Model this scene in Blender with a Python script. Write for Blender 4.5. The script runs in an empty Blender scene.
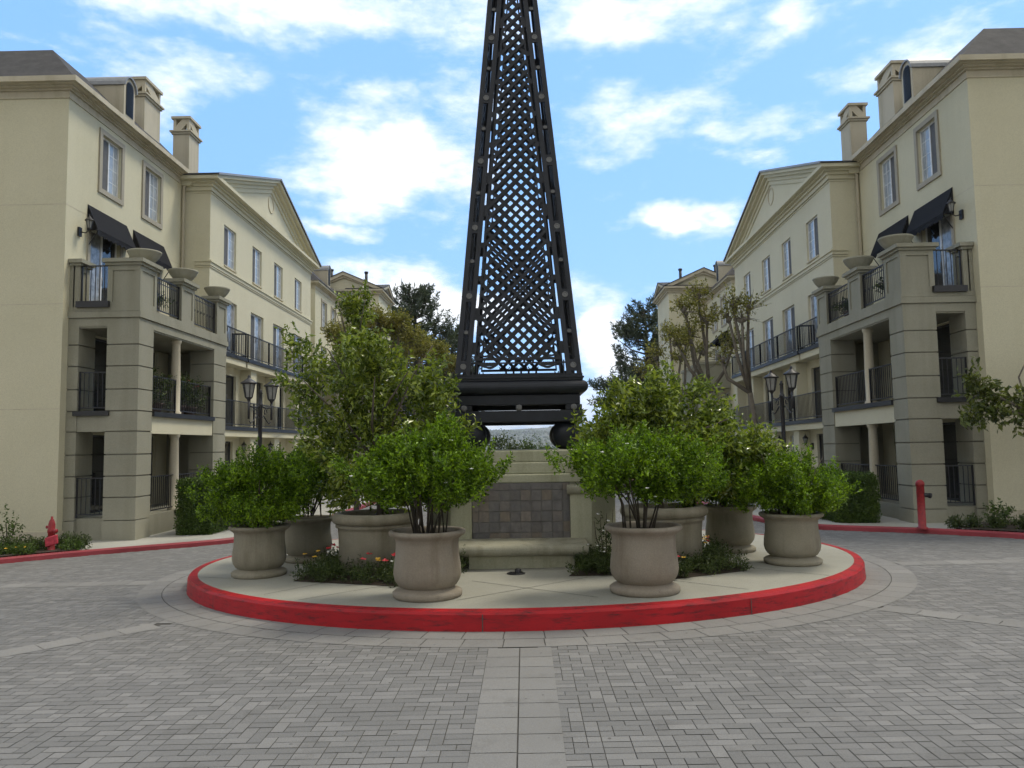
import bpy, bmesh, math, random
from mathutils import Vector, Matrix
random.seed(7)
R = math.radians
S = bpy.context.scene
COL = S.collection
C0, TILT = -0.074, 0.0085            # centre line of the court, cross fall of the paving


def gz(x):
    return TILT * max(-15.0, min(15.0, x))


# ------------------------------------------------------------------ materials
def new_mat(name):
    m = bpy.data.materials.new(name)
    m.use_nodes = True
    nt = m.node_tree
    nt.nodes.clear()
    out = nt.nodes.new('ShaderNodeOutputMaterial')
    b = nt.nodes.new('ShaderNodeBsdfPrincipled')
    nt.links.new(b.outputs[0], out.inputs[0])
    return m, nt, b, out


def nd(nt, t, **kw):
    n = nt.nodes.new(t)
    for k, v in kw.items():
        setattr(n, k, v)
    return n


def mixc(nt, fac, a, b, blend='MIX'):
    n = nt.nodes.new('ShaderNodeMix')
    n.data_type = 'RGBA'
    n.blend_type = blend
    for sock, v in ((n.inputs[0], fac), (n.inputs[6], a), (n.inputs[7], b)):
        if hasattr(v, 'type') and hasattr(v, 'is_output'):
            nt.links.new(v, sock)
        elif isinstance(v, (int, float)):
            sock.default_value = v
        else:
            sock.default_value = (*v, 1) if len(v) == 3 else v
    return n.outputs[2]


def noise(nt, scale, detail=4, rough=.55, stretch=None, coord='Object'):
    tc = nd(nt, 'ShaderNodeTexCoord')
    n = nd(nt, 'ShaderNodeTexNoise')
    n.inputs['Scale'].default_value = scale
    n.inputs['Detail'].default_value = detail
    n.inputs['Roughness'].default_value = rough
    src = tc.outputs[coord]
    if stretch:
        mp = nd(nt, 'ShaderNodeMapping')
        mp.inputs['Scale'].default_value = stretch
        nt.links.new(src, mp.inputs[0])
        src = mp.outputs[0]
    nt.links.new(src, n.inputs['Vector'])
    return n.outputs['Fac']


def ramp(nt, fac, p0, p1, c0=(0, 0, 0), c1=(1, 1, 1)):
    r = nd(nt, 'ShaderNodeValToRGB')
    r.color_ramp.elements[0].position = p0
    r.color_ramp.elements[1].position = p1
    r.color_ramp.elements[0].color = (*c0, 1)
    r.color_ramp.elements[1].color = (*c1, 1)
    nt.links.new(fac, r.inputs[0])
    return r.outputs[0]


def bump(nt, b, h, strength=.3, dist=.01):
    n = nd(nt, 'ShaderNodeBump')
    n.inputs['Strength'].default_value = strength
    n.inputs['Distance'].default_value = dist
    nt.links.new(h, n.inputs['Height'])
    nt.links.new(n.outputs[0], b.inputs['Normal'])


def rough_surface(name, c0, c1, sc=1.2, grain=60, rough=.9, bs=.25, streak=None, spec=.3):
    """mottled mineral surface: two colours, large patches, fine grain, optional vertical streaks"""
    m, nt, b, o = new_mat(name)
    c = mixc(nt, ramp(nt, noise(nt, sc, 6, .6), .3, .7), c0, c1)
    if streak:
        st = ramp(nt, noise(nt, streak[0], 5, .6, (1, 1, .06)), .48, .72)
        d = mixc(nt, st, (1, 1, 1), streak[1])
        c = mixc(nt, 1.0, c, d, 'MULTIPLY')
    g = noise(nt, grain, 3, .6)
    c = mixc(nt, 1.0, c, ramp(nt, g, .2, .8, (.84, .84, .84), (1.1, 1.1, 1.1)), 'MULTIPLY')
    nt.links.new(c, b.inputs['Base Color'])
    b.inputs['Roughness'].default_value = rough
    b.inputs['Specular IOR Level'].default_value = spec
    bump(nt, b, g, bs, .008)
    return m


def plain(name, c, rough=.5, metal=0, spec=.5, var=.12, sc=8):
    m, nt, b, o = new_mat(name)
    k = 1 - var
    col = mixc(nt, ramp(nt, noise(nt, sc, 4), .3, .7), tuple(v * k for v in c), tuple(min(1, v * (1 + var)) for v in c))
    nt.links.new(col, b.inputs['Base Color'])
    b.inputs['Roughness'].default_value = rough
    b.inputs['Metallic'].default_value = metal
    b.inputs['Specular IOR Level'].default_value = spec
    return m


def island_mat(name, c0, c1, rough=.85, grain=90, dirt=None):
    """each separate paver gets its own tone"""
    m, nt, b, o = new_mat(name)
    g = nd(nt, 'ShaderNodeNewGeometry')
    pw = nd(nt, 'ShaderNodeMath', operation='POWER')
    nt.links.new(g.outputs['Random Per Island'], pw.inputs[0])
    pw.inputs[1].default_value = 2.2
    c = mixc(nt, pw.outputs[0], c0, c1)
    n = noise(nt, grain, 3, .65)
    c = mixc(nt, 1.0, c, ramp(nt, n, .2, .8, (.78, .78, .78), (1.18, 1.18, 1.18)), 'MULTIPLY')
    p = ramp(nt, noise(nt, .35, 5, .6), .3, .75, (.86, .86, .85), (1.08, 1.08, 1.08))
    c = mixc(nt, 1.0, c, p, 'MULTIPLY')
    p2 = ramp(nt, noise(nt, 2.3, 6, .65), .56, .75, (1, 1, 1), (.8, .79, .78))
    c = mixc(nt, 1.0, c, p2, 'MULTIPLY')
    oil = ramp(nt, noise(nt, .9, 3, .5), .70, .80, (1, 1, 1), (.72, .71, .70))
    c = mixc(nt, 1.0, c, oil, 'MULTIPLY')
    sp = ramp(nt, noise(nt, 11, 2, .4), .74, .78, (1, 1, 1), (.55, .54, .53))
    c = mixc(nt, 1.0, c, sp, 'MULTIPLY')
    nt.links.new(c, b.inputs['Base Color'])
    b.inputs['Roughness'].default_value = rough
    b.inputs['Specular IOR Level'].default_value = .3
    bump(nt, b, n, .3, .004)
    return m


def leaf_mat(name, c0, c1, trans=.3, rough=.45, spec=.35):
    m, nt, b, o = new_mat(name)
    g = nd(nt, 'ShaderNodeNewGeometry')
    r = nd(nt, 'ShaderNodeValToRGB')
    e = r.color_ramp.elements
    e[0].position, e[0].color = 0, (*[v * .7 for v in c0], 1)
    e[1].position, e[1].color = 1, (*[min(1, v * 1.12) for v in c1], 1)
    k = e.new(.45)  # widened leaf tones put highlights and shaded interiors into the colour
    k.color = (*[a * .65 + b_ * .35 for a, b_ in zip(c0, c1)], 1)
    nt.links.new(g.outputs['Random Per Island'], r.inputs[0])
    c = r.outputs[0]
    c = mixc(nt, 1.0, c, ramp(nt, noise(nt, 2.2, 4), .3, .7, (.72, .8, .75), (1.2, 1.12, 1.1)), 'MULTIPLY')
    nt.links.new(c, b.inputs['Base Color'])
    b.inputs['Roughness'].default_value = rough
    b.inputs['Specular IOR Level'].default_value = spec
    t = nd(nt, 'ShaderNodeBsdfTranslucent')
    nt.links.new(mixc(nt, 1.0, c, (1.25, 1.3, .7), 'MULTIPLY'), t.inputs[0])
    ms = nd(nt, 'ShaderNodeMixShader')
    ms.inputs[0].default_value = trans
    nt.links.new(b.outputs[0], ms.inputs[1])
    nt.links.new(t.outputs[0], ms.inputs[2])
    nt.links.new(ms.outputs[0], o.inputs[0])
    return m


def red_kerb_mat(name, red, scuff=.62):
    m, nt, b, o = new_mat(name)
    c = mixc(nt, ramp(nt, noise(nt, 1.5, 5), .3, .7), tuple(v * .8 for v in red), tuple(v * 1.15 for v in red))
    sc_ = ramp(nt, noise(nt, 3.6, 10, .78, (1, 1, 6)), scuff, scuff + .16)
    c = mixc(nt, sc_, c, (.07, .012, .014))
    chip = ramp(nt, noise(nt, 14, 6, .7), .70, .74)
    c = mixc(nt, chip, c, (.30, .22, .20))
    nt.links.new(c, b.inputs['Base Color'])
    b.inputs['Roughness'].default_value = .5
    b.inputs['Specular IOR Level'].default_value = .3
    bump(nt, b, noise(nt, 30, 4), .25, .006)
    return m


def tile_mat(name):
    m, nt, b, o = new_mat(name)
    g = nd(nt, 'ShaderNodeNewGeometry')
    r = nd(nt, 'ShaderNodeValToRGB')
    e = r.color_ramp.elements
    e[0].position, e[0].color = 0, (0.115, 0.108, 0.101, 1)
    e[1].position, e[1].color = 1, (0.162, 0.142, 0.115, 1)
    for p, c in ((.3, (.15, .143, .136)), (.6, (.105, .104, .102)), (.8, (.18, .16, .14)), (.95, (.16, .135, .105))):
        k = e.new(p)
        k.color = (*c, 1)
    nt.links.new(g.outputs['Random Per Island'], r.inputs[0])
    c = mixc(nt, 1.0, r.outputs[0], ramp(nt, noise(nt, 9, 6, .65), .25, .75, (.7, .7, .72), (1.3, 1.25, 1.2)), 'MULTIPLY')
    nt.links.new(c, b.inputs['Base Color'])
    b.inputs['Roughness'].default_value = .55
    bump(nt, b, noise(nt, 14, 5), .35, .01)
    return m


M = dict(
    cream=rough_surface('cream_stucco', (.575, .542, .385), (.625, .588, .425), .5, 45, .93, .2, (1.1, (.95, .945, .93))),
    creamB=rough_surface('pale_cream_stucco', (.61, .575, .42), (.66, .622, .46), .5, 45, .93, .2, (1.1, (.95, .945, .93))),
    trim=rough_surface('trim_stucco', (.51, .46, .345), (.56, .51, .39), 1.0, 40, .9, .15, (2.5, (.8, .79, .75))),
    sur=rough_surface('window_surround', (.36, .33, .26), (.40, .37, .30), 1.2, 40, .9, .15),
    grey=rough_surface('grey_green_stucco', (.285, .277, .212), (.325, .314, .245), .8, 45, .93, .2, (2.0, (.86, .86, .83))),
    greydk=plain('groove_shadow_gap', (.165, .157, .12), .95),
    shingle=rough_surface('roof_shingle', (.052, .051, .052), (.09, .088, .088), 3, 25, .95, .6),
    iron=plain('black_iron', (.018, .018, .02), .45, 0, .5),
    obel=plain('dark_painted_steel', (.012, .0145, .020), .5, 0, .4, .25, 5),
    roundel=plain('grey_roundel', (.13, .13, .125), .5),
    awn=plain('black_canvas', (.012, .012, .014), .85, 0, .2),
    white=plain('white_window_frame', (.72, .73, .72), .4),
    darkfr=plain('dark_door_frame', (.035, .036, .038), .5),
    glass=plain('window_glass', (.05, .06, .075), .04, 0, .9, .05),
    blind=plain('blind_glass_sky_tint', (.33, .37, .40), .12, 0, .6, .2, 3),  # blue-grey base puts sky reflection into the colour of the blind panes
    screen=plain('insect_screen', (.12, .12, .12), .7, 0, .2),
    doorglass=plain('door_glass', (.028, .03, .034), .05, 0, .7),
    curtain=plain('door_glass_over_curtain', (.26, .27, .28), .1, 0, .5, .5, 6),
    conc=rough_surface('island_concrete', (.275, .268, .222), (.34, .332, .28), .9, 50, .85, .2),
    walk=rough_surface('sidewalk_concrete', (.33, .325, .285), (.41, .40, .355), .9, 50, .88, .2),
    stone=rough_surface('fountain_stucco', (.40, .395, .275), (.47, .46, .335), 1.1, 40, .88, .2, (3.0, (.72, .72, .66))),
    cap=rough_surface('cast_stone_cap', (.27, .26, .19), (.34, .325, .245), 2.2, 40, .8, .25, (4, (.72, .71, .66))),
    grout=plain('tile_grout', (.17, .165, .15), .9),
    tile=tile_mat('slate_tile'),
    pot=rough_surface('cast_stone_pot', (.225, .205, .148), (.29, .265, .20), 2.6, 55, .88, .3, (5, (.72, .69, .64))),
    potdk=rough_surface('weathered_pot', (.235, .20, .15), (.29, .255, .20), 2.2, 55, .88, .3, (4, (.70, .66, .62))),
    bowl=rough_surface('stone_bowl', (.30, .29, .225), (.35, .34, .265), 2, 45, .9, .2, (4, (.82, .81, .78))),
    soil=rough_surface('soil', (.03, .022, .015), (.06, .045, .03), 5, 40, 1, .8),
    bark=rough_surface('bark', (.075, .06, .045), (.13, .11, .085), 6, 40, .95, .9),
    barkg=rough_surface('grey_bark', (.12, .105, .08), (.20, .175, .14), 5, 40, .95, .9),
    stem=plain('shrub_stem', (.055, .045, .03), .9),
    redk=red_kerb_mat('island_red_paint', (.38, .009, .014), .50),
    redk2=red_kerb_mat('faded_red_paint', (.29, .045, .055), .70),
    redh=plain('hydrant_red', (.26, .012, .015), .5, 0, .5, .3, 14),
    redtag=plain('red_cover', (.52, .05, .075), .6, 0, .4, .25, 18),
    brick=island_mat('grey_pavers', (.168, .166, .160), (.222, .218, .209)),
    slab=island_mat('large_pavers', (.20, .196, .186), (.235, .23, .217)),
    joint=rough_surface('paver_joint', (.075, .072, .066), (.105, .10, .092), 3, 60, 1, .3),
    ground=rough_surface('ground', (.11, .115, .07), (.17, .16, .11), .02, 2, 1, .2),
    hill=rough_surface('hillside', (.055, .07, .045), (.15, .145, .105), .006, .05, 1, .3),
    lamp=plain('lantern_glass', (.30, .30, .28), .12, 0, .6),
    leaf=leaf_mat('lime_shrub_leaves', (.045, .10, .005), (.215, .35, .010), .30),
    leafd=leaf_mat('hedge_leaves', (.045, .085, .015), (.095, .15, .025), .25),
    leaft=leaf_mat('citrus_leaves', (.08, .135, .015), (.30, .36, .05), .3, .26, .7),
    leafs=leaf_mat('sycamore_leaves', (.15, .155, .035), (.30, .28, .07), .3),
    leafm=leaf_mat('magnolia_leaves', (.06, .085, .016), (.17, .20, .04), .26, .35, .5),
    leafb=leaf_mat('bed_leaves', (.035, .06, .014), (.085, .115, .03), .2),
    needle=leaf_mat('pine_needles', (.04, .058, .034), (.085, .11, .065), .15, .6),
    pet_w=plain('white_petals', (.8, .8, .75), .6),
    pet_r=plain('red_petals', (.5, .02, .03), .6),
    pet_y=plain('yellow_petals', (.7, .42, .03), .6),
    pet_p=plain('purple_petals', (.16, .05, .14), .6),
    drip=plain('grey_drip_edge', (.26, .27, .28), .5),
    terra=plain('brown_pot', (.12, .085, .07), .8),
)


# ------------------------------------------------------------------ mesh builder
class MB:
    def __init__(self, tr=None):
        self.v, self.f, self.sm, self.tr = [], [], [], tr

    def add(self, vs, fs, smooth=False):
        o = len(self.v)
        self.v += [tuple(self.tr(*p)) if self.tr else tuple(p) for p in vs]
        for f in fs:
            self.f.append(tuple(i + o for i in f))
            self.sm.append(smooth)
        return self

    def box(self, x0, x1, y0, y1, z0, z1):
        vs = [(x, y, z) for z in (z0, z1) for y in (y0, y1) for x in (x0, x1)]
        return self.add(vs, [(0, 1, 3, 2), (4, 6, 7, 5), (0, 4, 5, 1), (2, 3, 7, 6), (0, 2, 6, 4), (1, 5, 7, 3)])

    def quad(self, a, b, c, d):
        return self.add([a, b, c, d], [(0, 1, 2, 3)])

    def prism(self, pts, vec):
        """polygon (3d points) swept by vec"""
        n = len(pts)
        v = Vector(vec)
        vs = [tuple(p) for p in pts] + [tuple(Vector(p) + v) for p in pts]
        fs = [tuple(range(n))[::-1], tuple(range(n, 2 * n))]
        fs += [(i, (i + 1) % n, n + (i + 1) % n, n + i) for i in range(n)]
        return self.add(vs, fs)

    def lathe(self, prof, c=(0, 0, 0), n=32, sx=1, sy=1, cap=True):
        vs, fs = [], []
        for r, z in prof:
            for k in range(n):
                a = 2 * math.pi * k / n
                vs.append((c[0] + sx * r * math.cos(a), c[1] + sy * r * math.sin(a), c[2] + z))
        for i in range(len(prof) - 1):
            for k in range(n):
                k2 = (k + 1) % n
                fs.append((i * n + k, i * n + k2, (i + 1) * n + k2, (i + 1) * n + k))
        self.add(vs, fs, True)
        if cap:
            m = len(prof) - 1
            self.add(vs[:n], [tuple(range(n))[::-1]])
            self.add(vs[m * n:], [tuple(range(n))])
        return self

    def tube(self, pts, rad, n=8, cap=True):
        pts = [Vector(p) for p in pts]
        if not hasattr(rad, '__len__'):
            rad = [rad] * len(pts)
        vs, fs = [], []
        u = None
        for i, p in enumerate(pts):
            t = (pts[min(i + 1, len(pts) - 1)] - pts[max(i - 1, 0)])
            t = t.normalized() if t.length > 1e-9 else Vector((0, 0, 1))
            if u is None:
                u = t.orthogonal().normalized()
            else:
                u = (u - t * u.dot(t))
                u = u.normalized() if u.length > 1e-6 else t.orthogonal().normalized()
            w = t.cross(u)
            for k in range(n):
                a = 2 * math.pi * k / n
                vs.append(tuple(p + (u * math.cos(a) + w * math.sin(a)) * rad[i]))
        for i in range(len(pts) - 1):
            for k in range(n):
                k2 = (k + 1) % n
                fs.append((i * n + k, i * n + k2, (i + 1) * n + k2, (i + 1) * n + k))
        if cap:
            fs.append(tuple(range(n))[::-1])
            fs.append(tuple(range((len(pts) - 1) * n, len(pts) * n)))
        return self.add(vs, fs, n > 4)

    def bar(self, a, b, w, d, up=(0, 0, 1)):
        """rectangular bar from a to b: width w, depth d"""
        a, b = Vector(a), Vector(b)
        t = (b - a).normalized()
        s = t.cross(Vector(up))
        s = s.normalized() if s.length > 1e-6 else t.orthogonal().normalized()
        q = t.cross(s)
        vs = [tuple(p + s * i * w / 2 + q * j * d / 2) for p in (a, b) for i, j in ((-1, -1), (1, -1), (1, 1), (-1, 1))]
        return self.add(vs, [(0, 1, 2, 3), (7, 6, 5, 4), (0, 4, 5, 1), (1, 5, 6, 2), (2, 6, 7, 3), (3, 7, 4, 0)])

    def build(self, name, mat, parent=None, fix=True, bevel=0):
        off = Vector((0, 0, 0))
        if parent is not None:
            p = parent
            while p is not None:
                off = off + p.location
                p = p.parent
        me = bpy.data.meshes.new(name)
        vs = self.v if off.length == 0 else [(x - off.x, y - off.y, z - off.z) for x, y, z in self.v]
        me.from_pydata(vs, [], self.f)
        me.polygons.foreach_set('use_smooth', self.sm)
        me.materials.append(mat)
        if fix:
            bm = bmesh.new()
            bm.from_mesh(me)
            bmesh.ops.recalc_face_normals(bm, faces=bm.faces)
            bm.to_mesh(me)
            bm.free()
        me.update()
        o = bpy.data.objects.new(name, me)
        COL.objects.link(o)
        if parent is not None:
            o.parent = parent
        if bevel:
            b = o.modifiers.new('bevel', 'BEVEL')
            b.width, b.segments, b.limit_method = bevel, 2, 'ANGLE'
        return o


def tag(o, label=None, cat=None, group=None, kind=None):
    if label:
        o['label'] = label
    if cat:
        o['category'] = cat
    if group:
        o['group'] = group
    if kind:
        o['kind'] = kind
    return o


def thing(name, loc, label, cat, group=None):
    o = bpy.data.objects.new(name, None)
    o.empty_display_size = .2
    o.location = loc
    COL.objects.link(o)
    return tag(o, label, cat, group)


def copy_tree(o, parent=None):
    c = o.copy()
    COL.objects.link(c)
    if parent is not None:
        c.parent = parent
    for ch in list(o.children):
        copy_tree(ch, c)
    return c


# ------------------------------------------------------------------ foliage
def lump(d, ph):
    return 1 + .16 * math.sin(3.1 * d.x + 2.3 * d.y + ph) + .14 * math.sin(5.3 * d.z - 4.1 * d.x + 1.7 * ph) + .1 * math.sin(7.7 * d.y + 6.1 * d.z + 2.9 * ph)


def rdir():
    while True:
        v = Vector((random.uniform(-1, 1), random.uniform(-1, 1), random.uniform(-1, 1)))
        if .05 < v.length < 1:
            return v.normalized()


def add_leaf(mb, p, d, n, L, W):
    s = d.cross(n)
    if s.length < 1e-5:
        s = d.orthogonal()
    s.normalize()
    k = s.cross(d).normalized()
    mid = p + d * (L * .45)
    mb.add([tuple(p), tuple(mid + s * W / 2 + k * L * .10), tuple(p + d * L - k * L * .08), tuple(mid - s * W / 2 + k * L * .10)], [(0, 1, 2, 3)])


def sprig_cloud(mb, blobs, n_sprigs, per, leaf, up=.5, shell=.6, width=.5, spread=.9, low=None, droop=0, clump=0, csize=.13):
    """blobs: (centre, (rx,ry,rz)); leafy sprigs through each ellipsoid, denser towards its outside"""
    ws = [b[1][0] * b[1][1] + b[1][0] * b[1][2] for b in blobs]
    phs = [random.uniform(0, 9) for _ in blobs]
    clus = []
    for bi, (c, r) in enumerate(blobs):
        k = max(5, int(clump * (r[0] * r[1] + r[0] * r[2]) / .35)) if clump else 0
        cl_ = []
        for _ in range(k):
            d = rdir()
            q = random.uniform(.55, 1.12) * lump(d, phs[bi])
            cl_.append((Vector((c[0] + d.x * r[0] * q, c[1] + d.y * r[1] * q, c[2] + d.z * r[2] * q)), (d + Vector((0, 0, up)) + rdir() * .4).normalized()))
        clus.append(cl_)
    for _ in range(n_sprigs):
        i = random.choices(range(len(blobs)), ws)[0]
        c, r = Vector(blobs[i][0]), blobs[i][1]
        d = rdir()
        q = (shell + (1 - shell) * random.random() ** .8) * lump(d, phs[i])
        p = c + Vector((d.x * r[0], d.y * r[1], d.z * r[2])) * q
        if clus[i] and random.random() < .72:
            cc, ca = random.choice(clus[i])
            p = cc + rdir() * csize * random.random() ** .6 + ca * random.uniform(-.4, .9) * csize
            d = ca
        if low is not None and p.z < low:
            continue
        ax = (d + Vector((0, 0, up)) + rdir() * .55).normalized()
        step = leaf * .45
        p = p - ax * (step * per * .5)
        for j in range(per):
            ld = (ax * random.uniform(.2, .9) + rdir() * spread + Vector((0, 0, -droop))).normalized()
            n = (Vector((0, 0, 1)) * .8 + rdir()).normalized()
            L = leaf * random.uniform(.65, 1.25)
            add_leaf(mb, p + ax * (step * j), ld, n, L, L * width)


def blooms(name, pts, size, mat, par):
    """each bloom is a part of its own"""
    for p in pts:
        m = MB()
        petals(m, [p], size)
        m.build(name, mat, par, fix=False)


def petals(mb, pts, size):
    for p in pts:
        p = Vector(p)
        for k in range(5):
            a = k * 1.257 + random.random()
            d = Vector((math.cos(a), math.sin(a) * .8 - .3, random.uniform(.1, .6))).normalized()
            add_leaf(mb, p, d, Vector((0, -.5, 1)), size, size * .8)


# ================================================================== SETTING: ground, roads
ELL = (-.04, 13.95, 5.70, 4.66)       # island ellipse


def ell(a, off=0.0):
    """point on the island outline pushed outwards by off"""
    cx, cy, A, B = ELL
    x, y = A * math.cos(a), B * math.sin(a)
    n = Vector((x / A ** 2, y / B ** 2)).normalized()
    return cx + x + n.x * off, cy + y + n.y * off


def sheet(name, pts, mat, h):
    mb = MB()
    n = len(pts)
    mb.add([(x, y, h(x, y) + .03 if callable(h) else gz(x) + h) for x, y in pts], [tuple(range(n))])
    o = mb.build(name, mat)
    if o.data.polygons[0].normal.z < 0:
        o.data.flip_normals()
    return tag(o, kind='structure')


# ground: one sheet to the horizon, following the cross fall near the court
g = MB()
xs = [-4700, -400, -60, -15, 15, 60, 400, 4700]
ys = [-4700, -300, 0, 60, 90, 400, 4700]
vs = []
for y in ys:
    for x in xs:
        vs.append((x, y, gz(x) - .03 - (0 if y < 70 else .3 if y < 100 else 12.0)))
nx = len(xs)
g.add(vs, [(j * nx + i, j * nx + i + 1, (j + 1) * nx + i + 1, (j + 1) * nx + i) for j in range(len(ys) - 1) for i in range(nx - 1)])
tag(g.build('ground', M['ground']), kind='structure')

g = MB()
g.add([(x, y, gz(x)) for y in (-12, 75) for x in (-24, -15, 15, 24)], [(0, 1, 5, 4), (1, 2, 6, 5), (2, 3, 7, 6)])
tag(g.build('road', M['joint']), kind='structure')

# outer kerb lines (road side), left and right, running round the court and down the drive
KL = [(-40, -2), (-22, 9.3), (-14.5, 13.4), (-12, 15.2), (-10.93, 16.0), (-10.39, 16.5), (-9.82, 16.95), (-8.65, 17.7), (-7.2, 18.55), (-6.45, 19.9), (-6.1, 22.5), (-6.0, 27), (-6.0, 40), (-6.0, 75)]
KR = [(40, -2), (22, 8.6), (14.5, 12.9), (12, 14.8), (10.6, 16.0), (9.7, 16.9), (8.85, 17.65), (7.9, 18.2), (7.0, 18.75), (6.4, 19.7), (6.05, 22), (6.0, 27), (6.0, 40), (6.0, 75)]


def smooth_line(P, it=2):
    for _ in range(it):
        Q = [P[0]]
        for a, b in zip(P, P[1:]):
            Q += [(a[0] * .75 + b[0] * .25, a[1] * .75 + b[1] * .25), (a[0] * .25 + b[0] * .75, a[1] * .25 + b[1] * .75)]
        P = Q + [P[-1]]
    return P


KL, KR = smooth_line(KL), smooth_line(KR)


def offset_line(P, d):
    out = []
    for i, p in enumerate(P):
        a, b = P[max(i - 1, 0)], P[min(i + 1, len(P) - 1)]
        t = Vector((b[0] - a[0], b[1] - a[1])).normalized()
        out.append((p[0] - t.y * d, p[1] + t.x * d))
    return out


def kerb(name, P, side, h, mat):
    mb = MB()
    lines = [(0, -.05), (.012, h - .03), (.035, h), (.15, h), (.15, -.05)]
    L = [offset_line(P, o * side) for o, _ in lines]
    n = len(P)
    vs = [(x, y, gz(x) + lines[k][1]) for k in range(5) for x, y in L[k]]
    fs = [(k * n + i, k * n + i + 1, (k + 1) * n + i + 1, (k + 1) * n + i) for k in range(4) for i in range(n - 1)]
    mb.add(vs, fs)
    return tag(mb.build(name, mat), kind='structure')


kerb('kerb', KL, 1, .12, M['redk2'])
kerb('kerb', KR, -1, .12, M['redk2'])
for P, sgn, far in ((KL, 1, -40), (KR, -1, 40)):
    inn = offset_line(P, .15 * sgn)
    mb = MB()
    n = len(inn)
    mid = [(x - 1.65 * sgn, y) for x, y in inn]
    vs = [(x, y, gz(x) + .116) for x, y in inn] + [(x, y, gz(x) + .02) for x, y in mid] + [(far * 1.4, y, gz(far) + .02) for x, y in inn]
    mb.add(vs, [(k * n + i, k * n + i + 1, (k + 1) * n + i + 1, (k + 1) * n + i) for k in range(2) for i in range(n - 1)])
    tag(mb.build('sidewalk', M['walk']), kind='structure')


def inside_road(x, y):
    P = KL if x < 0 else KR
    for a, b in zip(P, P[1:]):
        if min(a[1], b[1]) <= y <= max(a[1], b[1]) and a[1] != b[1]:
            k = (y - a[1]) / (b[1] - a[1])
            return abs(x) < abs(a[0] + k * (b[0] - a[0])) - .02
    return True


def swz(x, y):
    """height of the sidewalk, which falls away behind the kerb"""
    P = KL if x < 0 else KR
    for a, b in zip(P, P[1:]):
        if min(a[1], b[1]) <= y <= max(a[1], b[1]) and a[1] != b[1]:
            kx = a[0] + (y - a[1]) / (b[1] - a[1]) * (b[0] - a[0])
            d = max(0, min(1, (abs(x) - abs(kx) - .15) / 1.65))
            return gz(x) + .116 - .096 * d
    return gz(x) + .02


# paver bands: two rings round the island, radial rows, the double row to the camera
BANDS = [((-.087, 8.55), (0, -1), .69, 2, 7.0, .36)]
for a0, wd in ((228, .38), (312, .38), (180, .42), (0, .42)):
    a = R(a0)
    if a0 == 228:
        p, q = (-4.75, 10.0), (-6.05, 8.6)
    elif a0 == 312:
        p, q = (4.55, 10.15), (5.95, 8.85)
    elif a0 == 180:
        p, q = (-6.37, 13.3), (-8, 13.3)
    else:
        p, q = (6.37, 13.55), (8, 13.55)
    d = Vector((q[0] - p[0], q[1] - p[1])).normalized()
    BANDS.append((p, (d.x, d.y), wd, 1, 9.0, .44))


def in_band(x, y, m=0.0):
    for p, d, w, rows, ln, st in BANDS:
        dx, dy = x - p[0], y - p[1]
        t = dx * d[0] + dy * d[1]
        s = abs(-dx * d[1] + dy * d[0])
        if -.3 < t < ln and s < w / 2 + m:
            return True
    return False


def in_ell(x, y, off):
    cx, cy, A, B = ELL
    return ((x - cx) / (A + off)) ** 2 + ((y - cy) / (B + off)) ** 2 < 1


mb = MB()
for p, d, w, rows, ln, st in BANDS:
    n_ = (-d[1], d[0])
    for r in range(rows):
        s0 = -w / 2 + r * w / rows + .006
        s1 = -w / 2 + (r + 1) * w / rows - .006
        t = 0.0
        while t < ln:
            l_ = st * random.uniform(.97, 1.03)
            cx, cy = p[0] + d[0] * (t + l_ / 2), p[1] + d[1] * (t + l_ / 2)
            if inside_road(cx, cy) and not in_ell(cx, cy, .74):
                q = []
                for tt, ss in ((t + .005, s0), (t + l_ - .005, s0), (t + l_ - .005, s1), (t + .005, s1)):
                    x, y = p[0] + d[0] * tt + n_[0] * ss, p[1] + d[1] * tt + n_[1] * ss
                    q.append((x, y, gz(x) + .0095))
                mb.quad(*q)
            t += l_
o = mb.build('paver_band', M['slab'])
tag(o, kind='structure')
mb = MB()
for r, N in ((0, 78), (1, 84)):
    o0, o1 = .004 + r * .36, .352 + r * .36
    for k in range(N):
        a0 = 2 * math.pi * (k + .5 * r) / N
        a1 = 2 * math.pi * (k + 1 + .5 * r) / N
        da = (a1 - a0) * .012
        q = []
        for a, of in ((a0 + da, o0), (a1 - da, o0), (a1 - da, o1), (a0 + da, o1)):
            x, y = ell(a, of)
            q.append((x, y, gz(x) + .0095))
        mb.quad(*q)
tag(mb.build('paver_ring', M['slab']), kind='structure')

# small field pavers: courses of whole and half pavers, laid one by one
mb = MB()
gap = .0036
CS = .107
used = set()
for j in range(int(24 / CS)):
    y = 3.2 + j * CS
    lim = min(14.5, 1.6 + .80 * y)
    i0, i1 = int(-lim / CS), int(lim / CS)
    for i in range(i0, i1):
        if (i, j) in used:
            continue
        r = random.random()
        nx_, ny_ = 1, 1
        if r < .56 and (i + 1, j) not in used:
            nx_ = 2
        elif r < .60 and (i, j + 1) not in used:
            ny_ = 2
        for u in range(nx_):
            for v in range(ny_):
                used.add((i + u, j + v))
        x, w, hgt = i * CS + (.03 if False else 0), nx_ * CS, ny_ * CS
        cx, cy = x + w / 2, y + hgt / 2
        if inside_road(cx, cy) and not in_ell(cx, cy, .60) and not in_band(cx, cy, -.12):
            x0, x1, y0, y1 = x + gap, x + w - gap, y + gap, y + hgt - gap
            h = .004 + random.uniform(0, .0025)
            mb.quad((x0, y0, gz(x0) + h), (x1, y0, gz(x1) + h), (x1, y1, gz(x1) + h), (x0, y1, gz(x0) + h))
o = mb.build('paving', M['brick'], fix=False)
tag(o, kind='structure')

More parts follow.
